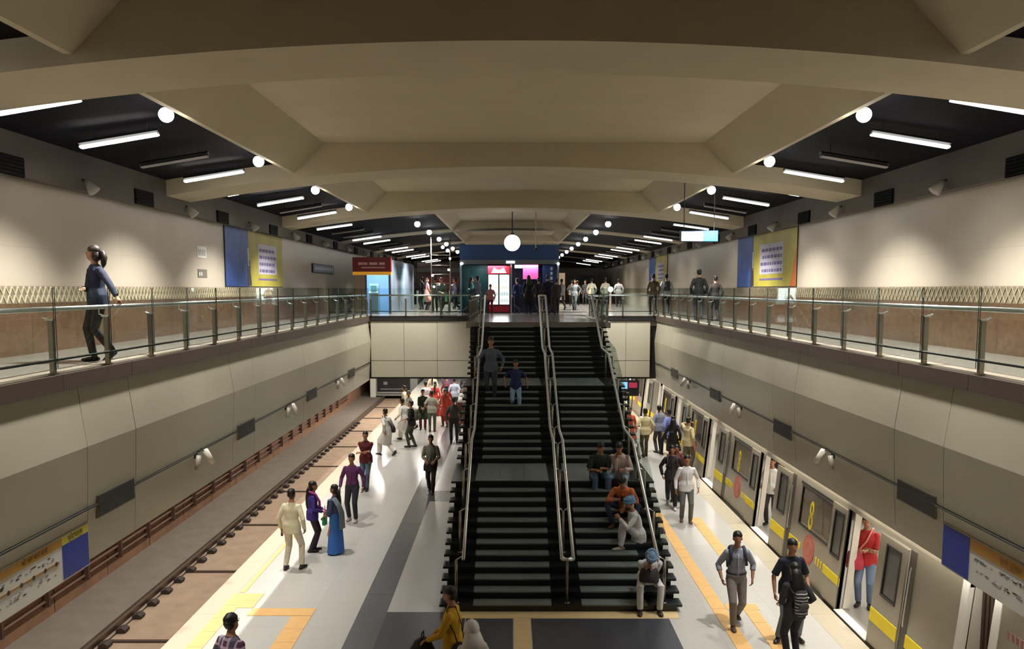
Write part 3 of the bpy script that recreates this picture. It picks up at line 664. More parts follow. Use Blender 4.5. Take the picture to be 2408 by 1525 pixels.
def lean_in(t):
    """the platform side of the car leans inward towards the roof"""
    for o in t.children_recursive:
        if o.type != 'MESH': continue
        for v in o.data.vertices:
            near = v.co.x < 6.95 if v.co.x > 3 else v.co.x < .95
            if near and v.co.z > 0: v.co.x += .10*v.co.z
    return t
def train_car(y0, y1, doors, label, detail=True):
    t = empty('train_car', (6.0, y0, 0), label=label, cat='train', group='cars of the silver train')
    inn = empty('tmp', (0, 0, 0)); 
    def fix(o): o.location = (-6.0, -y0, 0); return o
    O = lambda mb, n, m, **k: fix(mb.obj(n, m, t, **k))
    O(MB().box(6.02, 9.15, y0, y1, -.12, 0).box(6.1, 9.1, y0+.3, y1-.3, -.9, -.12), 'underframe', M((46, 44, 42), .7))
    roof = [(6.0, 1.97), (5.99, 2.02), (6.03, 2.14), (6.14, 2.34), (6.4, 2.56), (6.9, 2.7), (8.3, 2.7), (8.9, 2.5), (9.15, 2.1), (9.15, 2.0), (8.8, 2.22), (8.2, 2.42), (6.95, 2.42), (6.4, 2.25), (6.1, 1.99)]
    O(MB().prism(roof, 1, y0, y1), 'roof', M((176, 166, 146), .4, .2))
    O(box(9.1, 9.15, y0, y1, 0, 2.1), 'far_wall', INW); O(box(6.06, 9.1, y0, y0+.06, 0, 2.3), 'end_wall', INW); O(box(6.06, 9.1, y1-.06, y1, 0, 2.3), 'end_wall', INW)
    O(box(6.06, 9.1, y0, y1, 0, .015), 'car_floor', M((150, 144, 134), .5))
    for yy in (y0, y1-.16): O(box(5.985, 6.07, yy, yy+.16, -.1, 2.06), 'corner_pillar', M((240, 236, 226), .4))
    zl = 1.9; O(box(6.0, 6.06, y0, y1, zl, 1.98), 'cant_rail', SIL); O(box(6.0, 6.05, y0, y1, -.12, .015), 'sill', M((190, 184, 172), .4))
    segs = []; prev = y0+.16
    if not doors: 
        o = O(box(6.0, 6.05, y0+.16, y1-.16, 0, zl), 'side_panel', SIL)
        bpy.data.objects.remove(inn); return lean_in(t)
    for i, yd in enumerate(doors):
        a, b = yd-.69, yd+.69
        # leaves slid open outside the wall, seen on both sides of the opening
        fix(window_wall(t, a-1.0, a-.02, .02, zl-.02, a-.78, a-.32, .94, 1.74, 'door_leaf', 5.965, .03, TW)); fix(window_wall(t, b+.02, b+.70, .02, zl-.02, b+.14, b+.52, .94, 1.74, 'door_leaf', 5.965, .03, TW))
        O(box(5.99, 6.06, b+.0, b+.05, 0, zl), 'door_edge', M((52, 46, 40), .6)); O(box(5.99, 6.03, a-1.22, a-1.02, 0, zl), 'door_pocket', SILD)
        gh = O(MB().tube([(5.96, a-1.16, .72), (5.95, a-1.16, .8), (5.95, a-1.16, 1.6), (5.96, a-1.16, 1.66)], .014, 6), 'grab_handle', STEEL)
        nxt = doors[i+1]-.69-1.22 if i+1 < len(doors) else y1-.16
        w0, w1 = b+.78, min(b+2.42, nxt-.1)
        ww = fix(window_wall(t, b+.0, nxt, 0, zl, w0, w1, 1.0, 1.76, 'window_bay'))
        O(box(5.99, 6.005, w0-.05, w1+.12, 1.82, 1.86), 'vent_slit', DARKM)
        if detail:
            text('8', .84, YELLOW, t, facing((-.016, w0+(w1-w0)*.60-y0, 1.27), 'nx'), 'number', .003, sx=.62)
        if w1-w0 > 1.2:                       # yellow band broken by the round emblem
            c = (w0+w1)/2+.1; RED = M((196, 86, 70), .5)
            O(box(5.992, 6.0, nxt-.5, nxt, .46, .62), 'yellow_band', YELLOW)
            for q in range(3): O(box(5.992, 6.0, c+.48+.16*q, c+.56+.16*q+.02*q, .47, .61), 'yellow_bar', YELLOW)
            for q in range(3): O(box(5.992, 6.0, c-.48-.14*q, c-.42-.14*q, .46, .60), 'yellow_bar', YELLOW)
            O(MB().disc((5.992, c, .62), .30, 0, .008, 28, .24), 'emblem', RED); O(MB().disc((5.991, c, .62), .24, 0, .006, 24), 'emblem', M((186, 120, 96), .5)); O(MB().disc((5.988, c, .62), .16, 0, .004, 20, .11), 'emblem', RED)
            O(box(5.985, 6.0, b+.0, c-.85, .44, .60), 'yellow_band', YELLOW)
        O(box(5.957, 5.965, b+.03, b+.69, .46, .62), 'yellow_band', YELLOW)
        O(box(5.957, 5.965, a-.99, a-.03, .40, .62), 'yellow_band', YELLOW)
        # white draught screens, poles, sill plate
        O(box(6.12, 6.24, b+.0, b+.05, .03, 1.95), 'draught_screen', INW); O(box(6.12, 6.5, a-.05, a, .03, 1.95), 'draught_screen', INW)
        for px, py in ((6.9, b-.05), (7.5, yd)): O(MB().tube([(px, py, .02), (px, py, 2.3)], .018, 8), 'grab_pole', STEEL)
        O(box(5.95, 6.12, a, b, .0, .022), 'sill_plate', M((236, 230, 216), .35))
        O(box(8.55, 9.1, b+.3, min(b+3.4, y1-.2), .40, .46), 'seat', M((150, 70, 80), .5)); 
    O(box(6.0, 6.05, y0+.16, doors[0]-.69-1.22, 0, zl), 'side_panel', SIL); O(box(5.992, 6.0, y0+.3, doors[0]-.69-1.22, .42, .62), 'yellow_band', YELLOW)
    for q in range(int((y1-y0)//3)):
        yy = y0+1.5+3*q
        O(box(7.3, 7.8, yy-1.2, yy+1.2, 2.38, 2.41), 'ceiling_lamp', LAMPW); area(t, (1.55, yy-y0, 2.36), .4, 2.2, 26*LAMP, (1, .97, .9))
    bpy.data.objects.remove(inn)
    return lean_in(t)
train_car(11.12, 34.4, [14.51, 20.0, 25.5, 31.0], 'silver train car with open doors and yellow stripe standing at the right platform')
train_car(35.0, 58.2, [38.4, 43.8, 49.2, 54.6], 'silver train car beyond the atrium end at the right platform', False)
nc = train_car(-8, 10.52, [], 'near end of the next silver train car in the lower right corner')
box(-.012, .0, 17.1, 17.62, 1.36, 1.62).obj('white_plate', WHITE, nc); MB().disc((-.016, 17.36, 1.46), .10, 0, .004, 16).obj('dark_disc', M((60, 54, 50), .5), nc)
mb = MB()
for i in range(4): mb.box(-.008, 0, 17.9-.09*i-.05, 17.9-.09*i, 1.70, 1.80)
mb.obj('plate_marks', M((170, 110, 100), .5), nc, kind='stuff')
for o in nc.children[-3:]:
    for v in o.data.vertices: v.co.x += .10*v.co.z-.004
t = empty('gangway', (6.35, 10.82, 0), label='dark brown folded gangway between the two near train cars', cat='gangway')
for i in range(6): box(0, 2.5, -.28+.1*i, -.22+.1*i, -.1, 2.0).obj('fold', M((66, 50, 38), .8), t)
box(.06, 2.44, -.28, .29, -.06, 1.94).obj('liner', M((48, 38, 30), .8), t)
t = empty('distant_train', (-7.45, 54, -1.08), label='grey front of a train with dark windscreen far down the left track', cat='train')
MB().prism([(-1.5, .18), (1.45, .18), (1.5, 2.4), (1.2, 3.5), (-1.2, 3.5), (-1.55, 2.4)], 1, 0, 20).obj('body', M((150, 152, 148), .4, .2), t)
box(-1.1, 1.0, -.05, 0, .42, 2.1).obj('windscreen', M((42, 44, 46), .2), t); box(-1.55, -1.2, -.06, 0, .1, 2.4).obj('corner_panel', M((228, 228, 216), .4), t); box(-1.2, 1.4, -.06, 0, 2.15, 2.5).obj('header_panel', M((168, 170, 168), .4), t)
box(-1.1, 1.0, -.08, -.04, .38, .44).obj('wiper_bar', M((180, 180, 176), .4), t); MB().tube([(-.9, -.06, .62), (.8, -.06, .62)], .03, 6).obj('grab_bar', M((160, 160, 156), .4), t)
box(-.7, -.45, -.07, -.03, .9, 1.1).obj('lamp', M((140, 140, 140), .3), t)
# ------------------------------------------------------------------ people
SKIN = M((172, 122, 94), .55); SKIND = M((140, 96, 72), .55); SKINL = M((196, 146, 116), .55); HAIR = M((18, 15, 14), .5); LIP = M((120, 66, 58), .5)
PENDING = []                                     # (object, mesh pieces to add after the surface is closed)
def ik(a, t, l1, l2, pole):
    a, t, pole = Vector(a), Vector(t), Vector(pole); d = t-a; L = min(max(d.length, 1e-4), (l1+l2)*.999); u = d.normalized(); t = a+u*L
    x = (l1*l1-l2*l2+L*L)/(2*L); h = math.sqrt(max(l1*l1-x*x, 0)); q = pole-u*pole.dot(u)
    if q.length < 1e-5: q = u.orthogonal()
    return a+u*x+q.normalized()*h, t
def blob(name, mb, mat, parent, vox, post=None):
    """one closed skin grown over overlapping volumes"""
    o = mb.obj(name, mat, parent)
    r = o.modifiers.new('r', 'REMESH'); r.mode = 'VOXEL'; r.voxel_size = vox; r.use_smooth_shade = True
    sm = o.modifiers.new('s', 'SMOOTH'); sm.factor = .5; sm.iterations = 3 if vox < .02 else 2
    PENDING.append((o, post)); return o
def flush():
    dg = bpy.context.evaluated_depsgraph_get()
    for o, post in PENDING:
        me = bpy.data.meshes.new_from_object(o.evaluated_get(dg)); old = o.data; mat = old.materials[0]
        if post:
            bm = bmesh.new(); bm.from_mesh(me)
            mats = [mat]
            for mb, m in post:
                if m not in mats: mats.append(m)
                i = mats.index(m); vs = [bm.verts.new(v) for v in mb.v]
                for f in mb.f:
                    try: fc = bm.faces.new([vs[j] for j in f]); fc.material_index = i; fc.smooth = True
                    except ValueError: pass
            bm.normal_update(); bm.to_mesh(me); bm.free()
            me.materials.clear()
            for m in mats: me.materials.append(m)
        o.modifiers.clear(); o.data = me; bpy.data.meshes.remove(old)
    PENDING.clear()
def hand(mb, w, d, side, inward, curl=.5, n=5):
    """palm, four fingers of different lengths and a thumb, slightly curled towards the palm side"""
    d = Vector(d).normalized(); nrm = Vector(inward)-d*Vector(inward).dot(d)
    nrm = nrm.normalized() if nrm.length > 1e-4 else d.orthogonal().normalized()
    lat = d.cross(nrm).normalized()
    fw = Vector((0, 1, .2)); th = lat if lat.dot(fw) > 0 else -lat   # the thumb looks forward
    w = Vector(w)
    mb.tube([w-d*.03, w+d*.015, w+d*.055, w+d*.088], [(.026, .019), (.03, .018), (.04, .017), (.038, .013)], 8, ref=th)
    for i, L in enumerate((.068, .078, .073, .056)):
        b = w+d*.078+th*(.0315-.021*i); p = [b]; a = .12
        for q in (.42, .33, .25):
            a += curl*.8; dd = d*math.cos(a)+nrm*math.sin(a)+th*(.05-.03*i)*.5; p.append(p[-1]+dd.normalized()*L*q)
        mb.tube(p, [.0095, .009, .008, .0062], n)
    b = w+d*.02+th*.028
    mb.tube([b, b+d*.026+th*.022+nrm*.008, b+d*.05+th*.03+nrm*.018, b+d*.068+th*.028+nrm*.028], [.013, .0115, .0098, .007], n)
STAND = ((-.09, 0, 0, 8), (.10, .04, 0, -10)); WALKL = ((-.08, .30, .0, 2), (.08, -.30, .07, -2)); WALKR = ((-.08, -.30, .07, 2), (.08, .30, 0, -2))
HANG = ((-.25, .06, .87), (.25, .04, .87)); SWING = ((-.25, -.14, .90), (.24, .22, .92)); SWINGR = ((-.24, .22, .92), (.25, -.14, .90))
FOLD = ((.10, .24, 1.14), (-.10, .26, 1.18)); FRONT = ((-.05, .26, .98), (.05, .26, .98)); PHONE = ((-.06, .27, 1.10), (.05, .29, 1.10))
NPEOPLE = [0]
def person(x, y, z, face, h, label, group, top=(150, 150, 150), bot=(50, 52, 60), topk='shirt', sleeve='long', hair='short', feet=STAND, hands=HANG, lean=2, yaw=0, nod=0,
           hip=None, skin=SKIN, vox=.014, shoe=(36, 30, 28), tuck=False, fem=False, hairc=None, scarf=None, knees=None, elbows=None, topm=None, botk='trousers', twist=0, belt=None, fat=1.0):
    S = h/1.72; far = vox > .017
    root = None
    sx = .94 if fem else 1.0
    # ---- skeleton
    if hip is None:
        mz = max(abs(f[1]) for f in feet); hip = .93-(.05 if mz > .2 else 0.0)
    hc = Vector((0, 0, hip)); dr = Vector((0, math.sin(R(lean)), math.cos(R(lean))))
    rt = Vector((math.cos(R(twist)), math.sin(R(twist)), 0)); fwd = Vector((0, math.cos(R(lean)), -math.sin(R(lean))))
    sh = [hc+dr*.425+rt*(.168*sx*i)-Vector((0, 0, .0)) for i in (-1, 1)]
    nb = hc+dr*.53
    hd = Vector((0, math.sin(R(lean*.5+nod)), math.cos(R(lean*.5+nod)))); hcn = nb+(dr*.4+hd*.6).normalized()*.148+Vector((0, .02, 0))
    hrot = Quaternion((0, 0, 1), R(yaw)) @ Quaternion((1, 0, 0), -R(lean*.5+nod))
    HM = hrot.to_matrix()
    def hp(a, b, c): return hcn+HM @ Vector((a, b, c))
    legs = []
    for i, f in enumerate(feet):
        sgn = -1 if i == 0 else 1
        an = Vector((f[0], f[1], f[2]+.085)); hj = hc+rt*(.088*sgn)-Vector((0, 0, .03))
        pole = Vector(knees[i]) if knees else Vector((sgn*.08, 1, .05))
        kn, an = ik(hj, an, .435, .425, pole); legs.append((hj, kn, an, f))
    arms = []
    for i, t in enumerate(hands):
        sgn = -1 if i == 0 else 1
        pole = Vector(elbows[i]) if elbows else Vector((sgn*.55, -.7, -.3))
        el, wr = ik(sh[i], Vector(t), .285, .255, pole); arms.append((sh[i], el, wr, sgn))
    # ---- body
    b = MB(); nn = 8 if far else 12
    lv = [(-.09, .09, .085), (-.03, .158, .112), (.06, .155, .112), (.16, .128, .096), (.28, .142, .108), (.37, .158, .108), (.43, .150, .088), (.475, .112, .072), (.51, .072, .062), (.545, .056, .058)]
    if fem: lv = [(a, r1*(1.04 if a < .1 else .88), r2*(1.0 if a < .2 else .98)) for a, r1, r2 in lv]
    b.tube([hc+dr*a for a, _, _ in lv], [(r1*fat, r2*fat) for _, r1, r2 in lv], nn+4, ref=rt)
    b.tube([nb-dr*.04, nb+dr*.03, hcn-hd*.06], [.058, .052, .05], nn)
    b.ball(hp(0, -.012, .028), (.074, .094, .092), nn, 8, HM).ball(hp(0, .022, -.045), (.056, .068, .068), nn, 7, HM)
    b.ball(hp(0, .09, -.012), (.013, .022, .022), 6, 5, HM)
    for s_ in (-1, 1): b.ball(hp(s_*.076, -.008, -.008), (.012, .022, .032), 6, 5, HM)
    for hj, kn, an, f in legs:
        b.tube([hj, hj.lerp(kn, .5), kn, kn.lerp(an, .35), an], [.086, .07, .053, .052, .036], nn)
    for s0, el, wr, sgn in arms:
        b.ball(s0, .052, nn, 6); b.tube([s0, s0.lerp(el, .5), el, el.lerp(wr, .4), wr+(wr-el).normalized()*.01], [.052, .046, .038, .037, .026], nn)
    hm = MB()
    for s0, el, wr, sgn in arms: hand(hm, wr+(wr-el).normalized()*.01, wr-el, sgn, (-sgn, .15, 0) if abs((wr-el).normalized().z) > .6 else (0, -.2, -1), .5 if not far else .35, 4 if far else 5)
    fm = MB(); lm = MB(); wm = MB()
    if not far:
        for s_ in (-1, 1):
            wm.ball(hp(s_*.031, .077, .012), (.013, .010, .008), 7, 5, HM); fm.ball(hp(s_*.031, .084, .012), (.0062, .006, .0066), 6, 5, HM)
            fm.tube([hp(s_*.013, .090, .032), hp(s_*.032, .088, .038), hp(s_*.052, .074, .033)], [.004, .0048, .003], 5)
        lm.ball(hp(0, .088, -.058), (.022, .009, .0075), 8, 5, HM)
    root = blob('person', b, skin, None, vox, [(hm, skin), (fm, HAIR), (lm, LIP), (wm, M((210, 204, 196), .4))])
    root.location = (x, y, z); root.rotation_euler.z = R(face); root.scale = (S, S, S)
    tag(root, label, 'person', group)
    # ---- clothes
    TM = topm or M(top, .85, noise=.09, scale=9, bump=.9); BM = M(bot, .85, noise=.10, scale=8, bump=.9)
    def torso(m, lo, hi=.505, add=.017, flare=0, k=1.0):
        pts = [(lo, None)]+[(a, (r1, r2)) for a, r1, r2 in lv if lo < a < hi]+[(hi, None)]
        def rr(a):
            for (a0, p0, q0), (a1, p1, q1) in zip(lv, lv[1:]):
                if a0 <= a <= a1: u = (a-a0)/(a1-a0); return p0+(p1-p0)*u, q0+(q1-q0)*u
            return (.152+flare, .115+flare) if a < lv[1][0] else lv[-1][1:]
        R_ = []
        for a, v in pts:
            r1, r2 = rr(max(a, -.03))
            if lo < -.05 and a < .1: r1 = max(r1, .198/fat-add); r2 = max(r2, .146/fat-add)
            R_.append(((r1*fat+add)*k+(flare if a < 0 else 0), (r2*fat+add)*k+(flare if a < 0 else 0)))
        m.tube([hc+dr*a if a > -.02 else hc+Vector((0, 0, a)) for a, _ in pts], R_, nn+4, ref=rt)
    def sleeves(m, kind):
        for s0, el, wr, sgn in arms:
            m.ball(s0, .064, nn, 6)
            if kind == 'long': m.tube([s0, s0.lerp(el, .3), s0.lerp(el, .65), el, el.lerp(wr, .5), el.lerp(wr, .97)], [.058, .062, .056, .052, .046, .040], nn)
            elif kind == 'half': m.tube([s0, s0.lerp(el, .3), s0.lerp(el, .65), el, el.lerp(wr, .45)], [.058, .062, .058, .054, .05], nn)
            elif kind == 'short': m.tube([s0, s0.lerp(el, .3), s0.lerp(el, .86)], [.058, .064, .066], nn)
    if botk == 'trousers':
        t = MB(); t.tube([hc+dr*.075, hc+dr*.0, hc-Vector((0, 0, .075)), hc-Vector((0, 0, .12))], [(.166*fat, .124*fat), (.176*fat, .13*fat), (.15*fat, .115*fat), (.08, .08)], nn+4, ref=rt)
        for hj, kn, an, f in legs: t.tube([hj-Vector((0, 0, .0)), hj.lerp(kn, .5), kn, kn.lerp(an, .5), kn.lerp(an, .99)], [.100, .084, .069, .062, .056], nn)
        blob('trousers', t, BM, root, vox)
    elif botk == 'wide':
        t = MB(); t.tube([hc+dr*.075, hc, hc-Vector((0, 0, .12))], [(.166, .124), (.18, .135), (.13, .11)], nn+4, ref=rt)
        for hj, kn, an, f in legs: t.tube([hj, hj.lerp(kn, .5), kn, kn.lerp(an, .5), kn.lerp(an, 1.0)], [.108, .10, .095, .095, .09], nn)
        blob('trousers', t, BM, root, vox)
    elif botk == 'skirt':
        c0 = (legs[0][2]+legs[1][2])*.5; sp = abs(legs[0][2].x-legs[1][2].x)*.5; sq = abs(legs[0][2].y-legs[1][2].y)*.5
        t = MB(); t.tube([hc+dr*.10, hc, hc.lerp(c0, .35), hc.lerp(c0, .7), Vector((c0.x, c0.y, min(legs[0][2].z, legs[1][2].z)-.05))], [(.15, .118), (.182, .145), (.185, .16), (.19+sp*.4, .17+sq*.6), (.17+sp, .18+sq)], nn+6, ref=rt)
        blob('skirt', t, BM, root, vox)
    m = MB()
    if topk == 'shirt': torso(m, .02 if tuck else -.13, add=.018)
    elif topk in ('kurta', 'coat'):
        torso(m, -.04, add=.022); c0 = (legs[0][1]+legs[1][1])*.5; sp = abs(legs[0][1].x-legs[1][1].x)*.5; sq = abs(legs[0][1].y-legs[1][1].y)*.5
        m.tube([hc+dr*.05, hc-Vector((0, 0, .1)), (hc-Vector((0, 0, .1))).lerp(c0, .6), c0], [(.178, .134), (.21, .16), (.205+sp*.5, .16+sq*.5), (.17+sp, .15+sq)], nn+6, ref=rt)
    elif topk == 'blouse': torso(m, .10, add=.014)
    sleeves(m, sleeve)
    m.tube([nb-dr*.06, nb-dr*.005], [.075, .064], nn)
    blob('kurta' if topk == 'kurta' else ('blouse' if topk == 'blouse' else 'shirt'), m, TM, root, vox)
    if vox <= .014 and topk in ('shirt', 'kurta') and sleeve != 'short' and not scarf:
        c_ = MB(); q = [nb-dr*.055+rt*(.082*math.sin(a))+fwd*(.074*math.cos(a)-.004) for a in [R(-165+33*i) for i in range(11)]]
        c_.tube(q, [(.010, .020)]*len(q), 6, ref=dr)
        fr = []
        for a, ry in ((.44, .102), (.36, .118), (.26, .126), (.15, .118), (.06, .132)): fr.append(hc+dr*a+fwd*((ry+.018)*(fat if a < .3 else 1)-.004))
        c_.tube(fr, [(.014, .005)]*5, 6, ref=rt)
        c_.obj('collar', M(tuple(min(255, int(v*1.06)+4) for v in top), .85), root, True)
    if belt: MB().tube([hc+dr*.06, hc+dr*.09], [(.178*fat, .136*fat)]*2, 18, ref=rt).obj('belt', M(belt, .5), root, True)
    SM = M(shoe, .5)
    for hj, kn, an, f in legs:
        yw = R(f[3] if len(f) > 3 else 0); pit = R(-35 if f[2] > .05 and not (knees) else 0)
        dv = Vector((-math.sin(yw)*math.cos(pit), math.cos(yw)*math.cos(pit), math.sin(pit))); up = Vector((0, 0, 1))
        a0 = Vector((an.x, an.y, an.z-.055)); sd = Vector((math.cos(yw), math.sin(yw), 0))
        s_ = MB().tube([a0-dv*.085, a0-dv*.05, a0+dv*.03, a0+dv*.11, a0+dv*.165, a0+dv*.185], [(.026, .02), (.037, .042), (.042, .044), (.046, .032), (.036, .022), (.012, .01)], 10, ref=sd)
        s_.tube([a0-dv*.03+up*.0, Vector((an.x, an.y, an.z+.02))], [.042, .044], 8)
        s_.obj('shoe', SM, root, True)
    # ---- hair
    HC = M(hairc, .5) if hairc else HAIR
    hm_ = MB(); N1, N2 = (10, 7) if far else (16, 10)
    if hair == 'bald': pass
    elif hair == 'turban':
        tm = MB(); tm.ball(hp(0, -.012, .062), (.098, .118, .080), 14, 9, HM)
        for i, (dz, q) in enumerate(((.03, 12), (.055, -14), (.08, 10), (.102, -8))):
            ring = []
            for j in range(17):
                a = 2*math.pi*j/16; ring.append(hp(.094*math.cos(a)*(1.03-.1*i*.7), -.012+.114*math.sin(a)*(1.03-.1*i*.7), dz+math.sin(a)*.02*(1 if q > 0 else -1)))
            tm.tube(ring, .022, 6)
        tm.obj('turban', HC, root, True)
        MB().ball(hp(0, .045, -.085), (.05, .055, .055), 10, 7, HM).obj('beard', M((40, 36, 34), .8), root, True)
    else:
        hm_.ball(hp(0, -.024, .054), (.081, .098, .080), N1, N2, HM).ball(hp(0, -.044, .0), (.079, .068, .078), N1, N2, HM)
        if hair in ('long', 'pony', 'plait'):
            hm_.ball(hp(0, -.05, -.03), (.08, .07, .09), N1, N2, HM)
            dn = Vector((0, -.10, 0))
            if hair == 'pony':
                hm_.tube([hp(0, -.10, .03), hp(0, -.15, .01), hp(0, -.165, -.06), hp(0, -.15, -.16), hp(0, -.14, -.22)], [.03, .042, .045, .036, .012], 8)
            elif hair == 'plait':
                hm_.tube([hp(0, -.085, -.02), hp(0, -.12, -.10), nb+Vector((0, -.13, -.12)), nb+Vector((.0, -.14, -.28)), nb+Vector((0, -.135, -.40))], [.05, .048, .042, .034, .012], 8)
            else:
                hm_.tube([hp(0, -.05, .02), hp(0, -.08, -.08), nb+Vector((0, -.10, -.06)), nb+Vector((0, -.135, -.20)), nb+Vector((0, -.13, -.32))], [(.085, .07), (.098, .06), (.12, .05), (.125, .04), (.09, .012)], 10, ref=(1, 0, 0))
        elif hair == 'bun': hm_.ball(hp(0, -.11, -.02), .05, 8, 6)
        elif hair == 'hood':
            hm_ = MB(); hm_.ball(hp(0, -.015, .025), (.108, .128, .118), N1, N2, HM).tube([hp(0, -.03, -.03), nb+Vector((0, -.05, .0)), nb+Vector((0, -.06, -.10))], [(.112, .10), (.15, .12), (.20, .13)], 10, ref=(1, 0, 0))
        rj = random.Random(NPEOPLE[0]); hm_.v = [(a+rj.uniform(-.005, .005), b_+rj.uniform(-.005, .005), c+rj.uniform(-.004, .006)) for a, b_, c in hm_.v]
        hm_.obj('headscarf' if hair == 'hood' else 'hair', HC, root, True)
    if scarf:
        col, kind = scarf; q = MB()
        if kind == 'neck': q.tube([nb+Vector((-.14, .05, -.02)), nb+Vector((-.07, -.06, .02)), nb+Vector((.07, -.06, .02)), nb+Vector((.14, .06, -.02)), nb+Vector((.13, .15, -.2)), nb+Vector((.11, .16, -.42))], [(.03, .05)]*6, 8)
        else:                                    # the loose end of a sari, over one shoulder and down the back
            q.tube([hc+Vector((-.15, .13, .02)), hc+dr*.22+Vector((-.04, .155, 0)), sh[0]+Vector((.02, .07, .03)), sh[0]+Vector((.02, -.06, .05)), sh[0]+Vector((.05, -.16, -.12)), hc+Vector((-.06, -.19, .1)), hc+Vector((-.06, -.2, -.28))],
                   [(.06, .02), (.09, .02), (.08, .022), (.08, .022), (.10, .02), (.12, .02), (.14, .015)], 10, ref=(1, 0, .2))
        q.obj('scarf', M(col, .8, noise=.15, scale=9), root, True)
    NPEOPLE[0] += 1
    root['_arms'] = 0
    del root['_arms']
    return dict(root=root, hc=hc, dr=dr, nb=nb, sh=sh, arms=arms, legs=legs, hp=hp)
def worn(p, name, mb, mat, label, cat, group=None, smooth=True):
    """a separate thing carried by a person, built in the person's own frame"""
    r = p['root']; o = bpy.data.objects.new(name, None); COL.objects.link(o)
    o.location = r.location; o.rotation_euler = r.rotation_euler; o.scale = r.scale
    tag(o, label, cat, group); mb.obj('body', mat, o, smooth); return o
def backpack(p, col, label, sc=1.0):
    nb, dr = p['nb'], p['dr']; c = p['hc']+dr*.30+Vector((0, -.20, 0))
    o = worn(p, 'backpack', MB().tube([c-dr*.22, c-dr*.2, c-dr*.05, c+dr*.12, c+dr*.19, c+dr*.2], [(.06, .03), (.14*sc, .075), (.15*sc, .085), (.14*sc, .075), (.10, .05), (.03, .02)], 12, ref=(1, 0, 0)), M(col, .7), label, 'backpack')
    for s in (-1, 1):
        sh = p['sh'][0 if s < 0 else 1]
        x = s*.115
        MB().tube([c+dr*.15+Vector((x, .04, 0)), p['nb']+Vector((x, -.05, .0)), p['nb']+Vector((x, .06, -.02)), p['hc']+dr*.36+Vector((x*1.1, .155, 0)), p['hc']+dr*.22+Vector((x*1.35, .08, 0)), c-dr*.12+Vector((x, .05, 0))], [(.024, .009)]*6, 6, ref=(1, 0, 0)).obj('strap', M(col, .7), o, True)
    MB().ball(c-dr*.05+Vector((0, -.075, 0)), (.1, .03, .075), 10, 6).obj('pocket', M(col, .7), o, True)
    return o
def handbag(p, col, label, at, size=(.16, .06, .13), strap=None, name='handbag', smat=None):
    c = Vector(at); a, b_, h_ = size
    o = worn(p, name, MB().tube([c-Vector((0, 0, h_)), c-Vector((0, 0, h_*.9)), c, c+Vector((0, 0, h_*.85)), c+Vector((0, 0, h_))], [(a*.8, b_*.7), (a, b_), (a*1.02, b_*1.05), (a*.85, b_*.6), (a*.8, b_*.3)], 12, ref=(1, 0, 0)), M(col, .7, noise=.05), label, 'bag')
    if strap: MB().tube(strap, [(.016, .006)]*len(strap), 6).obj('strap', smat or M(col, .7), o, True)
    else: MB().tube([c+Vector((-a*.5, 0, h_)), c+Vector((-a*.4, 0, h_+.1)), c+Vector((a*.4, 0, h_+.1)), c+Vector((a*.5, 0, h_))], .009, 6).obj('handle', smat or M(col, .7), o, True)
    return o
def xstrap(p, right=True):
    """a strap from one shoulder across the chest to the other hip"""
    s = 1 if right else -1; nb, hc, dr = p['nb'], p['hc'], p['dr']
    return [hc+Vector((s*.19, -.02, .06)), hc+dr*.16+Vector((s*.10, .135, 0)), hc+dr*.34+Vector((-s*.02, .15, 0)), nb+Vector((-s*.10, .06, .02)), nb+Vector((-s*.11, -.05, .02)), hc+dr*.30+Vector((0, -.15, 0)), hc+Vector((s*.17, -.09, .08))]
LPG, RPG, STG, UPG, FAR = 'passengers on the left platform', 'passengers on the right platform', 'people on the stairs', 'people on the upper walkways', 'people in the distant crowd'
# ---- left platform
person(-3.62, 10.55, 0, 150-180, 1.74, 'man in a purple and white checked shirt seen from behind, head and shoulders only', LPG, topm=plaid_mat((84, 44, 72), (190, 170, 184), (60, 66, 88), 3.2), sleeve='half', bot=(50, 50, 58), vox=.012)
p = person(-4.62, 17.5, 0, -12, 1.72, 'man in pale cream shirt and trousers seen from behind by the left platform edge', LPG, top=(226, 220, 186), bot=(214, 204, 178), feet=((-.14, -.05, 0, 10), (.17, .08, 0, -8)), hands=((-.27, .05, .86), (.26, .05, .88)), skin=SKIN, vox=.012)
handbag(p, (50, 36, 34), 'small dark phone in the hand of the man in cream', (-.275, .09, .74), (.028, .012, .06), [(-.275, .09, .80), (-.27, .08, .80)], 'phone')
p = person(-4.48, 18.75, 0, -75, 1.60, 'woman in violet and blue top with magenta scarf and dark leggings facing the sari woman', LPG, top=(62, 44, 128), bot=(48, 34, 50), hair='plait', fem=True, sleeve='long', feet=((-.08, .03, 0, 4), (.08, -.05, 0, -8)), hands=((-.12, .26, 1.0), (.12, .24, 1.0)), scarf=((158, 60, 140), 'neck'), vox=.012, topk='shirt')
handbag(p, (226, 96, 176), 'bright pink bag held by the woman in violet', (.02, .30, .84), (.13, .05, .17))
p = person(-3.92, 18.6, 0, 75, 1.56, 'woman in a blue and grey sari with a long plait facing left', LPG, top=(66, 76, 110), bot=(52, 104, 180), topk='blouse', sleeve='half', botk='skirt', hair='plait', fem=True, hands=((-.10, .26, .94), (.12, .24, .96)), scarf=((112, 122, 132), 'sari'), vox=.012, shoe=(60, 44, 36))
handbag(p, (64, 168, 104), 'small green bag held by the woman in the sari', (-.02, .30, .80), (.10, .05, .10))
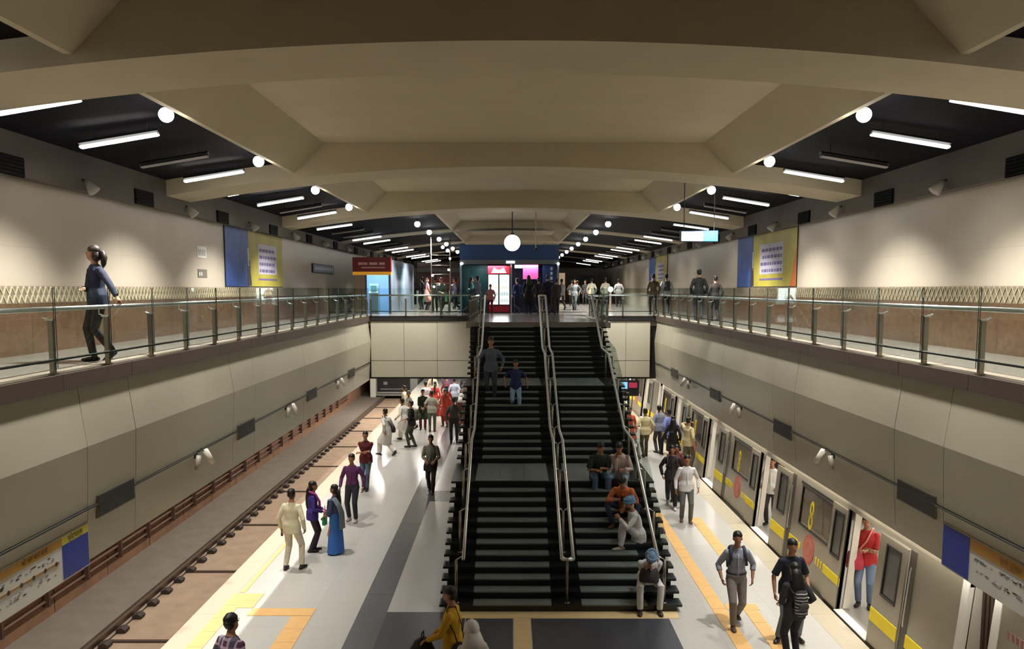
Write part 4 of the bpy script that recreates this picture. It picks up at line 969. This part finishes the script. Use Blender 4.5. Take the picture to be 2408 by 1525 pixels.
person(-4.05, 21.3, 0, 172, 1.73, 'man in a purple shirt and dark trousers walking toward the viewer', LPG, top=(96, 44, 92), bot=(40, 40, 50), feet=((-.11, .10, 0, 6), (.11, -.04, 0, -6)), hands=((-.30, .05, .88), (.29, .10, .88)), vox=.013, tuck=True, shoe=(190, 186, 180))
person(-4.28, 24.7, 0, 176, 1.74, 'man in a maroon shirt and blue jeans standing with folded arms', LPG, top=(92, 26, 32), bot=(84, 102, 122), sleeve='short', feet=((-.05, .12, 0, 2), (.08, -.08, 0, -6)), hands=FOLD, vox=.013)
p = person(-2.32, 24.28, 0, 178, 1.70, 'man in a grey shirt carrying a black bag before him on the dark floor band', LPG, top=(134, 134, 122), bot=(58, 56, 56), feet=((-.06, .14, 0, 0), (.06, -.10, .03, 0)), hands=((-.12, .24, 1.0), (.12, .24, 1.0)), vox=.013, sleeve='half')
handbag(p, (24, 22, 24), 'black bag held in front of the man in grey', (0, .22, .84), (.20, .08, .14))
p = person(-4.42, 29.9, 0, 55, 1.72, 'man in a white kurta and pyjamas striding left with a black shoulder bag', LPG, top=(226, 222, 214), bot=(222, 218, 208), topk='kurta', botk='wide', feet=WALKL, hands=SWING, vox=.014, lean=6)
handbag(p, (34, 28, 30), 'dark shoulder bag at the hip of the man striding in white', (.24, -.02, .94), (.10, .15, .14), xstrap(p))
person(-4.15, 32.9, 0, 60, 1.70, 'man in white clothes leaning forward behind the striding man in white', LPG, top=(234, 230, 222), bot=(230, 226, 216), topk='kurta', botk='wide', feet=WALKR, hands=SWINGR, vox=.016, lean=12)
person(-4.3, 35.6, 0, 70, 1.68, 'farther man in white with grey cap near the track edge', LPG, top=(228, 226, 220), bot=(216, 212, 204), topk='kurta', botk='wide', feet=WALKL, hands=SWING, hairc=(150, 150, 148), vox=.018)
person(-4.75, 37.6, 0, 90, 1.62, 'cream dressed person at the far platform edge before the train front', LPG, top=(236, 226, 196), bot=(226, 214, 186), topk='kurta', vox=.02)
person(-3.9, 38.6, 0, 30, 1.70, 'white shirted man beyond the men in white', LPG, top=(224, 226, 230), bot=(196, 196, 200), vox=.02)
p = person(-3.72, 31.5, 0, 78, 1.74, 'man in a black shirt and olive trousers standing sideways facing left', LPG, top=(36, 32, 38), bot=(72, 74, 56), feet=((-.07, .10, 0, 4), (.07, -.10, 0, -6)), hands=((-.12, .22, 1.05), (.12, .2, 1.0)), vox=.014, sleeve='half')
backpack(p, (92, 100, 76), 'olive green backpack on the man in the black shirt')
p = person(-3.72, 35.5, 0, 185, 1.70, 'woman in dark green top and maroon trousers standing behind the man with the olive backpack', LPG, top=(36, 44, 34), bot=(96, 26, 46), fem=True, hair='bun', vox=.017, hands=FRONT, topk='kurta')
handbag(p, (236, 176, 196), 'pale pink bag hanging beside the woman in maroon trousers', (-.25, .04, .74), (.12, .05, .13))
person(-3.28, 34.9, 0, 4, 1.72, 'man in a pale grey T-shirt and grey green trousers seen from behind', LPG, top=(172, 170, 152), bot=(92, 104, 92), sleeve='short', hands=((-.2, .12, 1.0), (.22, .12, .95)), vox=.017)
p = person(-2.2, 32.3, 0, 6, 1.76, 'man in dark grey shirt and black trousers walking away beside the stairs', LPG, top=(66, 66, 58), bot=(34, 32, 32), feet=((-.10, .05, 0, 4), (.11, -.08, .02, -4)), vox=.014, tuck=True, fat=1.06)
person(-2.02, 34.3, 0, 0, 1.66, 'person with white headscarf close behind the man in dark grey', LPG, top=(110, 60, 54), bot=(70, 50, 50), hair='hood', hairc=(236, 232, 226), fem=True, vox=.018, topk='kurta')
person(-2.85, 36.4, 0, 170, 1.60, 'woman in orange red kurta standing on the dark band by the crowd', LPG, top=(206, 76, 62), bot=(120, 50, 46), topk='kurta', fem=True, hair='plait', vox=.018, scarf=((228, 130, 110), 'neck'))
crowd = [(-3.55, 39.4, 'woman in a bright red sari in the far crowd', (186, 52, 44), 'skirt', 1), (-3.15, 41.2, 'woman in dark maroon dress deep in the crowd', (110, 40, 48), 'skirt', 1), (-2.7, 40.2, 'man in pale blue shirt deep in the crowd under the low ceiling', (168, 180, 198), 'trousers', 0),
         (-2.1, 38.2, 'man in grey brown shirt in the crowd beside the stairs', (112, 98, 92), 'trousers', 0), (-1.75, 41.5, 'man in white shirt in the rear of the crowd', (206, 204, 200), 'trousers', 0), (-2.35, 42.8, 'person in black coat in the rear of the crowd', (40, 38, 44), 'trousers', 0),
         (-3.95, 42.5, 'woman in cream clothes in the rear of the crowd', (224, 210, 180), 'skirt', 1), (-1.6, 37.4, 'man in brown jacket near the stairs wall', (96, 84, 76), 'trousers', 0), (-3.35, 44.5, 'man in violet shirt at the very back of the crowd', (112, 84, 120), 'trousers', 0), (-1.25, 40.2, 'man in pale grey shirt behind the brown jacket', (170, 168, 172), 'trousers', 0),
         (-2.9, 37.9, 'woman in scarlet tunic beside the red sari', (196, 60, 46), 'skirt', 1)]
for i, (x, y_, lab, c, bk, fe) in enumerate(crowd):
    person(x, y_, 0, rnd.uniform(-30, 30)+(180 if i % 2 else 0), 1.58+.14*rnd.random()+(0 if fe else .06), lab, FAR, top=c, bot=tuple(int(v*.7) for v in c) if fe else (50, 48, 54), botk=bk, fem=bool(fe), hair='plait' if fe else 'short', vox=.022, topk='shirt')
# ---- foreground by the stairs
p = person(-.82, 11.62, 0, 78, 1.72, 'man in a yellow shirt facing left with a black bag, in front of the stairs', LPG, top=(214, 166, 40), bot=(34, 30, 32), feet=STAND, hands=((-.14, .34, .98), (.14, .32, .96)), sleeve='long', vox=.012, yaw=4, nod=10)
handbag(p, (22, 21, 23), 'large black bag held out by the man in yellow', (-.04, .44, .76), (.10, .20, .19))
handbag(p, (38, 30, 28), 'small dark sling bag at the back hip of the man in yellow', (-.20, -.14, .90), (.08, .12, .10), [Vector((-.2, -.12, 1.0)), p['hc']+p['dr']*.22+Vector((-.185, -.07, 0)), p['hc']+p['dr']*.38+Vector((-.17, .03, 0)), p['nb']+Vector((-.085, .05, .0)), p['nb']+Vector((-.03, -.06, 0)), p['hc']+p['dr']*.25+Vector((-.06, -.16, 0)), Vector((-.16, -.2, .99))], 'sling_bag')
person(-.50, 10.62, 0, 20, 1.61, 'person under a white headscarf at the bottom edge beside the man in yellow', LPG, top=(232, 228, 222), bot=(200, 196, 190), hair='hood', hairc=(236, 232, 226), fem=True, vox=.012, topk='kurta')
# ---- stairs
def on_step(k): return STEPS[k-1][1]
p = person(2.55, 15.42, 0, 178, 1.74, 'man in white with a light blue turban sitting head bowed on the lowest steps', STG, top=(226, 226, 230), bot=(226, 224, 222), hair='turban', hairc=(116, 150, 182), hip=.57, feet=((-.17, .40, 0, 6), (.18, .40, 0, -6)), hands=((-.02, .36, .82), (.06, .36, .84)), lean=40, nod=34, knees=((-.25, 1, .8), (.25, 1, .8)), vox=.012, shoe=(44, 36, 34))
handbag(p, (52, 48, 54), 'dark bag in the lap of the lower turbaned man', (.02, .34, .70), (.18, .12, .12))
person(2.58, 16.78, on_step(5), 100, 1.74, 'man in white with a blue turban sitting sideways on the stairs, hand at mouth', STG, top=(222, 220, 222), bot=(216, 216, 224), hair='turban', hairc=(98, 142, 178), hip=.25, feet=((-.13, .42, 0, 8), (.13, .34, 0, -8)), hands=((-.06, .42, .62), (.02, .30, .82)), lean=16, yaw=14, nod=6, knees=((-.15, .8, 1.2), (.15, .8, 1.2)), vox=.012, shoe=(170, 160, 150))
p = person(2.38, 17.5, on_step(7), 165, 1.72, 'man in an orange shirt sitting bent over a phone on the stairs', STG, top=(206, 116, 70), bot=(44, 56, 84), sleeve='half', hip=.42, feet=((-.20, .34, 0, 16), (.20, .36, 0, -16)), hands=((-.06, .36, .60), (.06, .36, .60)), lean=34, nod=28, knees=((-.7, .7, 1), (.7, .7, 1)), elbows=((-1, -.1, .1), (1, -.1, .1)), vox=.012, shoe=(120, 84, 64))
handbag(p, (20, 20, 22), 'dark phone held by the man in orange', (0, .41, .64), (.03, .012, .055), [Vector((0, .41, .70)), Vector((.01, .41, .70))], 'phone')
person(1.93, 18.62, on_step(9), 186, 1.72, 'man in a dark green T-shirt and jeans sitting on the landing edge', STG, top=(40, 52, 44), bot=(74, 96, 124), sleeve='short', hip=.56, feet=((-.14, .46, 0, 6), (.15, .44, 0, -6)), hands=((-.06, .36, .74), (.1, .38, .70)), lean=24, nod=16, knees=((-.15, 1, .8), (.15, 1, .8)), vox=.012)
person(2.43, 18.62, on_step(9), 166, 1.72, 'man in a pale pink shirt and light jeans sitting beside the dark green T-shirt', STG, top=(206, 184, 178), bot=(134, 156, 176), hip=.56, feet=((-.14, .44, 0, 6), (.22, .42, 0, -10)), hands=((-.12, .36, .72), (.06, .3, .95)), lean=24, nod=20, knees=((-.15, 1, .8), (.35, 1, .8)), vox=.012)
ks = 20
p = person(-.55, 23.15, on_step(20), 176, 1.76, 'man in a grey blue kurta coming down the stairs holding the left rail', STG, top=(84, 96, 112), bot=(52, 60, 72), topk='shirt', feet=((-.10, .08, 0, 2), (.10, -.20, .14, -2)), hands=((-.30, .10, .95), (.38, .16, .92)), sleeve='long', vox=.014)
person(.12, 22.75, on_step(18), 184, 1.46, 'boy in a dark blue shirt and pale blue trousers running down the stairs', STG, top=(34, 40, 88), bot=(150, 180, 216), sleeve='short', feet=((-.10, .16, 0, 2), (.10, -.20, .17, -2)), hands=((-.36, .12, .95), (.34, .02, .98)), vox=.014, shoe=(150, 130, 116))
# ---- right platform
p = person(3.95, 14.5, 0, 176, 1.74, 'man in a grey shirt and grey trousers with a dark backpack walking toward the viewer', RPG, top=(146, 150, 166), bot=(124, 116, 110), feet=((-.08, -.22, .05, 2), (.07, .20, 0, -2)), hands=((-.27, .04, .86), (.27, .12, .88)), tuck=True, belt=(34, 28, 28), vox=.011, sleeve='half', shoe=(84, 66, 56))
backpack(p, (36, 44, 56), 'dark blue backpack on the man in the grey shirt')
person(4.68, 13.85, 0, 188, 1.75, 'man in a navy polo shirt and grey trousers facing the long haired woman', RPG, top=(24, 28, 46), bot=(112, 116, 122), sleeve='short', feet=((-.16, .02, 0, 4), (.18, .0, 0, -40)), hands=((-.22, .2, .95), (.30, .08, .86)), vox=.011, nod=4)
p = person(4.46, 12.95, 0, 14, 1.62, 'woman with long black hair in a dark patterned top seen from behind', RPG, top=(46, 44, 48), bot=(26, 24, 28), fem=True, hair='long', sleeve='half', hands=((-.12, .24, .98), (.24, .1, .96)), vox=.011, nod=6)
o = backpack(p, (58, 56, 58), 'black and white striped bag on the back of the long haired woman', .8)
o.children[0].data.materials.clear(); o.children[0].data.materials.append(plaid_mat((34, 32, 34), (200, 198, 196), (40, 38, 40), 6, 'Z')); o.location.z -= .10
person(4.45, 21.2, 0, 176, 1.72, 'man in a loose white shirt and grey jeans walking along the right platform', RPG, top=(228, 226, 228), bot=(98, 102, 100), feet=((-.10, .10, 0, 4), (.10, -.06, 0, -4)), hands=((-.29, .06, .88), (.28, .10, .86)), vox=.013, shoe=(120, 96, 76))
p = person(4.36, 22.7, 0, 172, 1.74, 'man in dark clothes with a backpack behind the man in white', RPG, top=(46, 40, 42), bot=(28, 28, 32), feet=WALKL, vox=.013, shoe=(200, 196, 190))
backpack(p, (64, 48, 48), 'brown backpack on the man in dark clothes')
person(4.62, 23.4, 0, 168, 1.58, 'woman in maroon flowered top beside the train just behind the man in dark clothes', RPG, top=(122, 62, 62), bot=(52, 44, 42), fem=True, hair='plait', vox=.014, topk='kurta', scarf=((150, 90, 84), 'neck'))
person(4.72, 29.6, 0, 8, 1.72, 'man in a cream shirt and brown trousers walking away by the stairs', RPG, top=(222, 206, 160), bot=(86, 74, 52), hands=((-.2, .14, 1.1), (.26, .06, .9)), feet=((-.08, -.12, .03, 2), (.09, .12, 0, -2)), vox=.014, sleeve='half')
person(4.3, 30.6, 0, 190, 1.62, 'woman in an orange red top beyond the man in cream', RPG, top=(206, 88, 66), bot=(130, 66, 56), fem=True, hair='plait', vox=.016, topk='kurta')
person(5.35, 30.4, 0, 20, 1.72, 'man in grey clothes at the far train door', RPG, top=(140, 142, 160), bot=(72, 70, 76), vox=.015)
p = person(5.62, 29.9, 0, 30, 1.70, 'person in a light blue shirt boarding at the far train door', RPG, top=(120, 132, 196), bot=(30, 28, 34), vox=.015, feet=WALKL)
person(5.45, 28.3, 0, -20, 1.64, 'woman in black waiting beside the train beyond the second window', RPG, top=(34, 30, 36), bot=(28, 26, 30), fem=True, hair='long', vox=.015, topk='kurta')
person(5.76, 27.4, 0, -55, 1.74, 'man in a pale shirt reaching for the third train door', RPG, top=(208, 190, 150), bot=(96, 88, 66), vox=.014, hands=((-.2, .3, 1.5), (.26, .08, .9)), sleeve='half')
# ---- people in the train doors
p = person(6.58, 15.36, .015, 150, 1.74, 'man in a red T-shirt and blue jeans standing in the near train doorway', RPG, top=(186, 46, 44), bot=(112, 130, 158), sleeve='short', hands=((-.02, .26, 1.12), (-.12, .25, 1.14)), vox=.012, feet=((-.10, .02, 0, 6), (.10, .0, 0, -8)), nod=6)
handbag(p, (204, 64, 84), 'red shoulder bag across the man in the train doorway', (.16, .20, .90), (.15, .07, .16), xstrap(p), smat=M((226, 150, 130), .6))
person(6.53, 20.92, .015, 150, 1.70, 'man in a white shirt and dark trousers standing in the second train doorway', RPG, top=(230, 228, 222), bot=(58, 52, 50), hands=((-.18, .2, 1.0), (.2, .2, 1.02)), vox=.013)
person(6.95, 21.15, .015, 90, 1.60, 'dark haired passenger inside the train behind the man in white', RPG, top=(150, 110, 96), bot=(50, 46, 46), vox=.016)
# ---- upper level
p = person(-6.32, 13.05, ZU, 138, 1.73, 'woman in a navy sweater and dark trousers walking along the left walkway', UPG, top=(26, 32, 58), bot=(46, 38, 34), fem=True, hair='pony', hairc=(38, 26, 20), feet=((-.07, -.15, .07, 0), (.05, .08, 0, 0)), hands=((-.54, -.06, .97), (-.04, .21, 1.10)), elbows=((-.6, -.4, 0), (.7, -.4, -.3)), yaw=-46, hip=.945, vox=.011, skin=SKINL, shoe=(34, 32, 34))
UPPER = [(6.72, 30.6, -4, 1.80, 'tall man in black walking away along the right walkway', (20, 20, 22), (44, 48, 54), 0), (7.0, 29.3, 6, 1.54, 'shorter person in dark brown clothes beside the tall man in black', (40, 32, 30), (40, 40, 44), 0),
         (6.15, 37.0, 6, 1.74, 'man in a brown T-shirt at the far end of the right walkway', (98, 84, 66), (36, 38, 44), 0), (6.75, 37.2, -4, 1.74, 'man in white shirt with a grey backpack at the far end of the right walkway', (222, 222, 226), (38, 40, 48), 1),
         (4.75, 50.5, 4, 1.72, 'man in a cream shirt walking away beyond the stair head', (206, 200, 176), (60, 58, 58), 0), (5.6, 50.8, -5, 1.74, 'man in pale yellow shirt to the right of the one in cream', (212, 208, 184), (52, 60, 60), 0), (6.6, 52.5, 3, 1.70, 'man in white shirt close to the second poster', (222, 222, 222), (48, 44, 44), 0)]
for x, y_, f, h, lab, c, bc, bp in UPPER:
    p = person(x, y_, ZU, f, h, lab, UPG, top=c, bot=bc, vox=.016 if y_ < 40 else .02, feet=((-.09, .08, 0, 2), (.09, -.12, .03, -2)))
    if bp: backpack(p, (54, 64, 66), 'grey backpack on the man in white at the end of the walkway')
KG = [(.78, 38.15, 10, 1.70, 'woman in a long black dress at the kiosk counter', (22, 22, 26), (22, 22, 26), 1), (1.62, 38.0, -6, 1.78, 'tall man in navy shirt standing at the kiosk right end', (24, 32, 58), (40, 30, 32), 0), (.28, 38.4, 40, 1.62, 'person in a blue top beside the kiosk post', (34, 52, 104), (30, 36, 56), 0),
      (1.22, 37.6, 12, 1.64, 'man in dark jacket between the two at the counter', (36, 32, 36), (34, 32, 34), 0), (1.98, 37.4, 0, 1.60, 'person in brown coat right of the kiosk queue', (64, 48, 44), (48, 36, 36), 0),
      (-.92, 38.0, 170, 1.30, 'child in a red and white shirt in front of the drinks fridge', (190, 120, 120), (120, 26, 44), 0),
      (-1.45, 37.2, 60, 1.70, 'man in grey blue shirt striding past the left of the kiosk', (116, 124, 150), (52, 54, 62), 0), (-1.8, 38.2, -70, 1.66, 'woman in a teal top left of the kiosk', (60, 140, 140), (70, 80, 90), 1), (-2.55, 39.2, 80, 1.68, 'person in mauve shirt at the kiosk left corner', (120, 104, 130), (36, 46, 50), 0),
      (-3.1, 37.8, 200, 1.64, 'person in grey green clothes behind the glass left of the stairs', (110, 124, 118), (60, 74, 72), 0), (-3.7, 41.5, 20, 1.70, 'man in khaki shirt crossing left of the light frame', (112, 106, 84), (58, 54, 50), 0), (-4.4, 44.5, -60, 1.66, 'woman in a pink top in the distant concourse', (190, 130, 124), (60, 44, 48), 1),
      (-4.85, 46.5, 50, 1.74, 'man in black striding past the side of the cash booth', (34, 36, 40), (26, 30, 34), 0), (-3.2, 48, 10, 1.70, 'man in grey by the ticket gates', (96, 98, 100), (44, 44, 48), 0), (-2.5, 46.0, 120, 1.64, 'person in olive by the ticket gates', (84, 90, 66), (50, 50, 46), 0),
      (2.75, 46.5, 20, 1.68, 'person in a pale top past the right side of the kiosk', (176, 170, 168), (70, 72, 72), 0), (3.3, 44.5, 170, 1.64, 'person in grey beside the right corner of the kiosk', (120, 126, 128), (66, 76, 72), 0), (3.9, 55, 0, 1.70, 'man in dark jacket far beyond the lamp pedestal', (60, 54, 50), (46, 42, 42), 0), (4.5, 58, 10, 1.66, 'person in brown far down the right side', (90, 70, 60), (56, 48, 46), 0), (5.2, 60, 160, 1.70, 'dark figure at the end of the right side', (48, 44, 44), (40, 38, 40), 0)]
for x, y_, f, h, lab, c, bc, fe in KG:
    person(x, y_, ZU, f, h, lab, FAR, top=c, bot=bc, fem=bool(fe), hair='long' if fe else 'short', topk='kurta' if fe else 'shirt', vox=.02, feet=rnd.choice((STAND, WALKL, WALKR)), hands=rnd.choice((HANG, SWING, FRONT)))
flush()
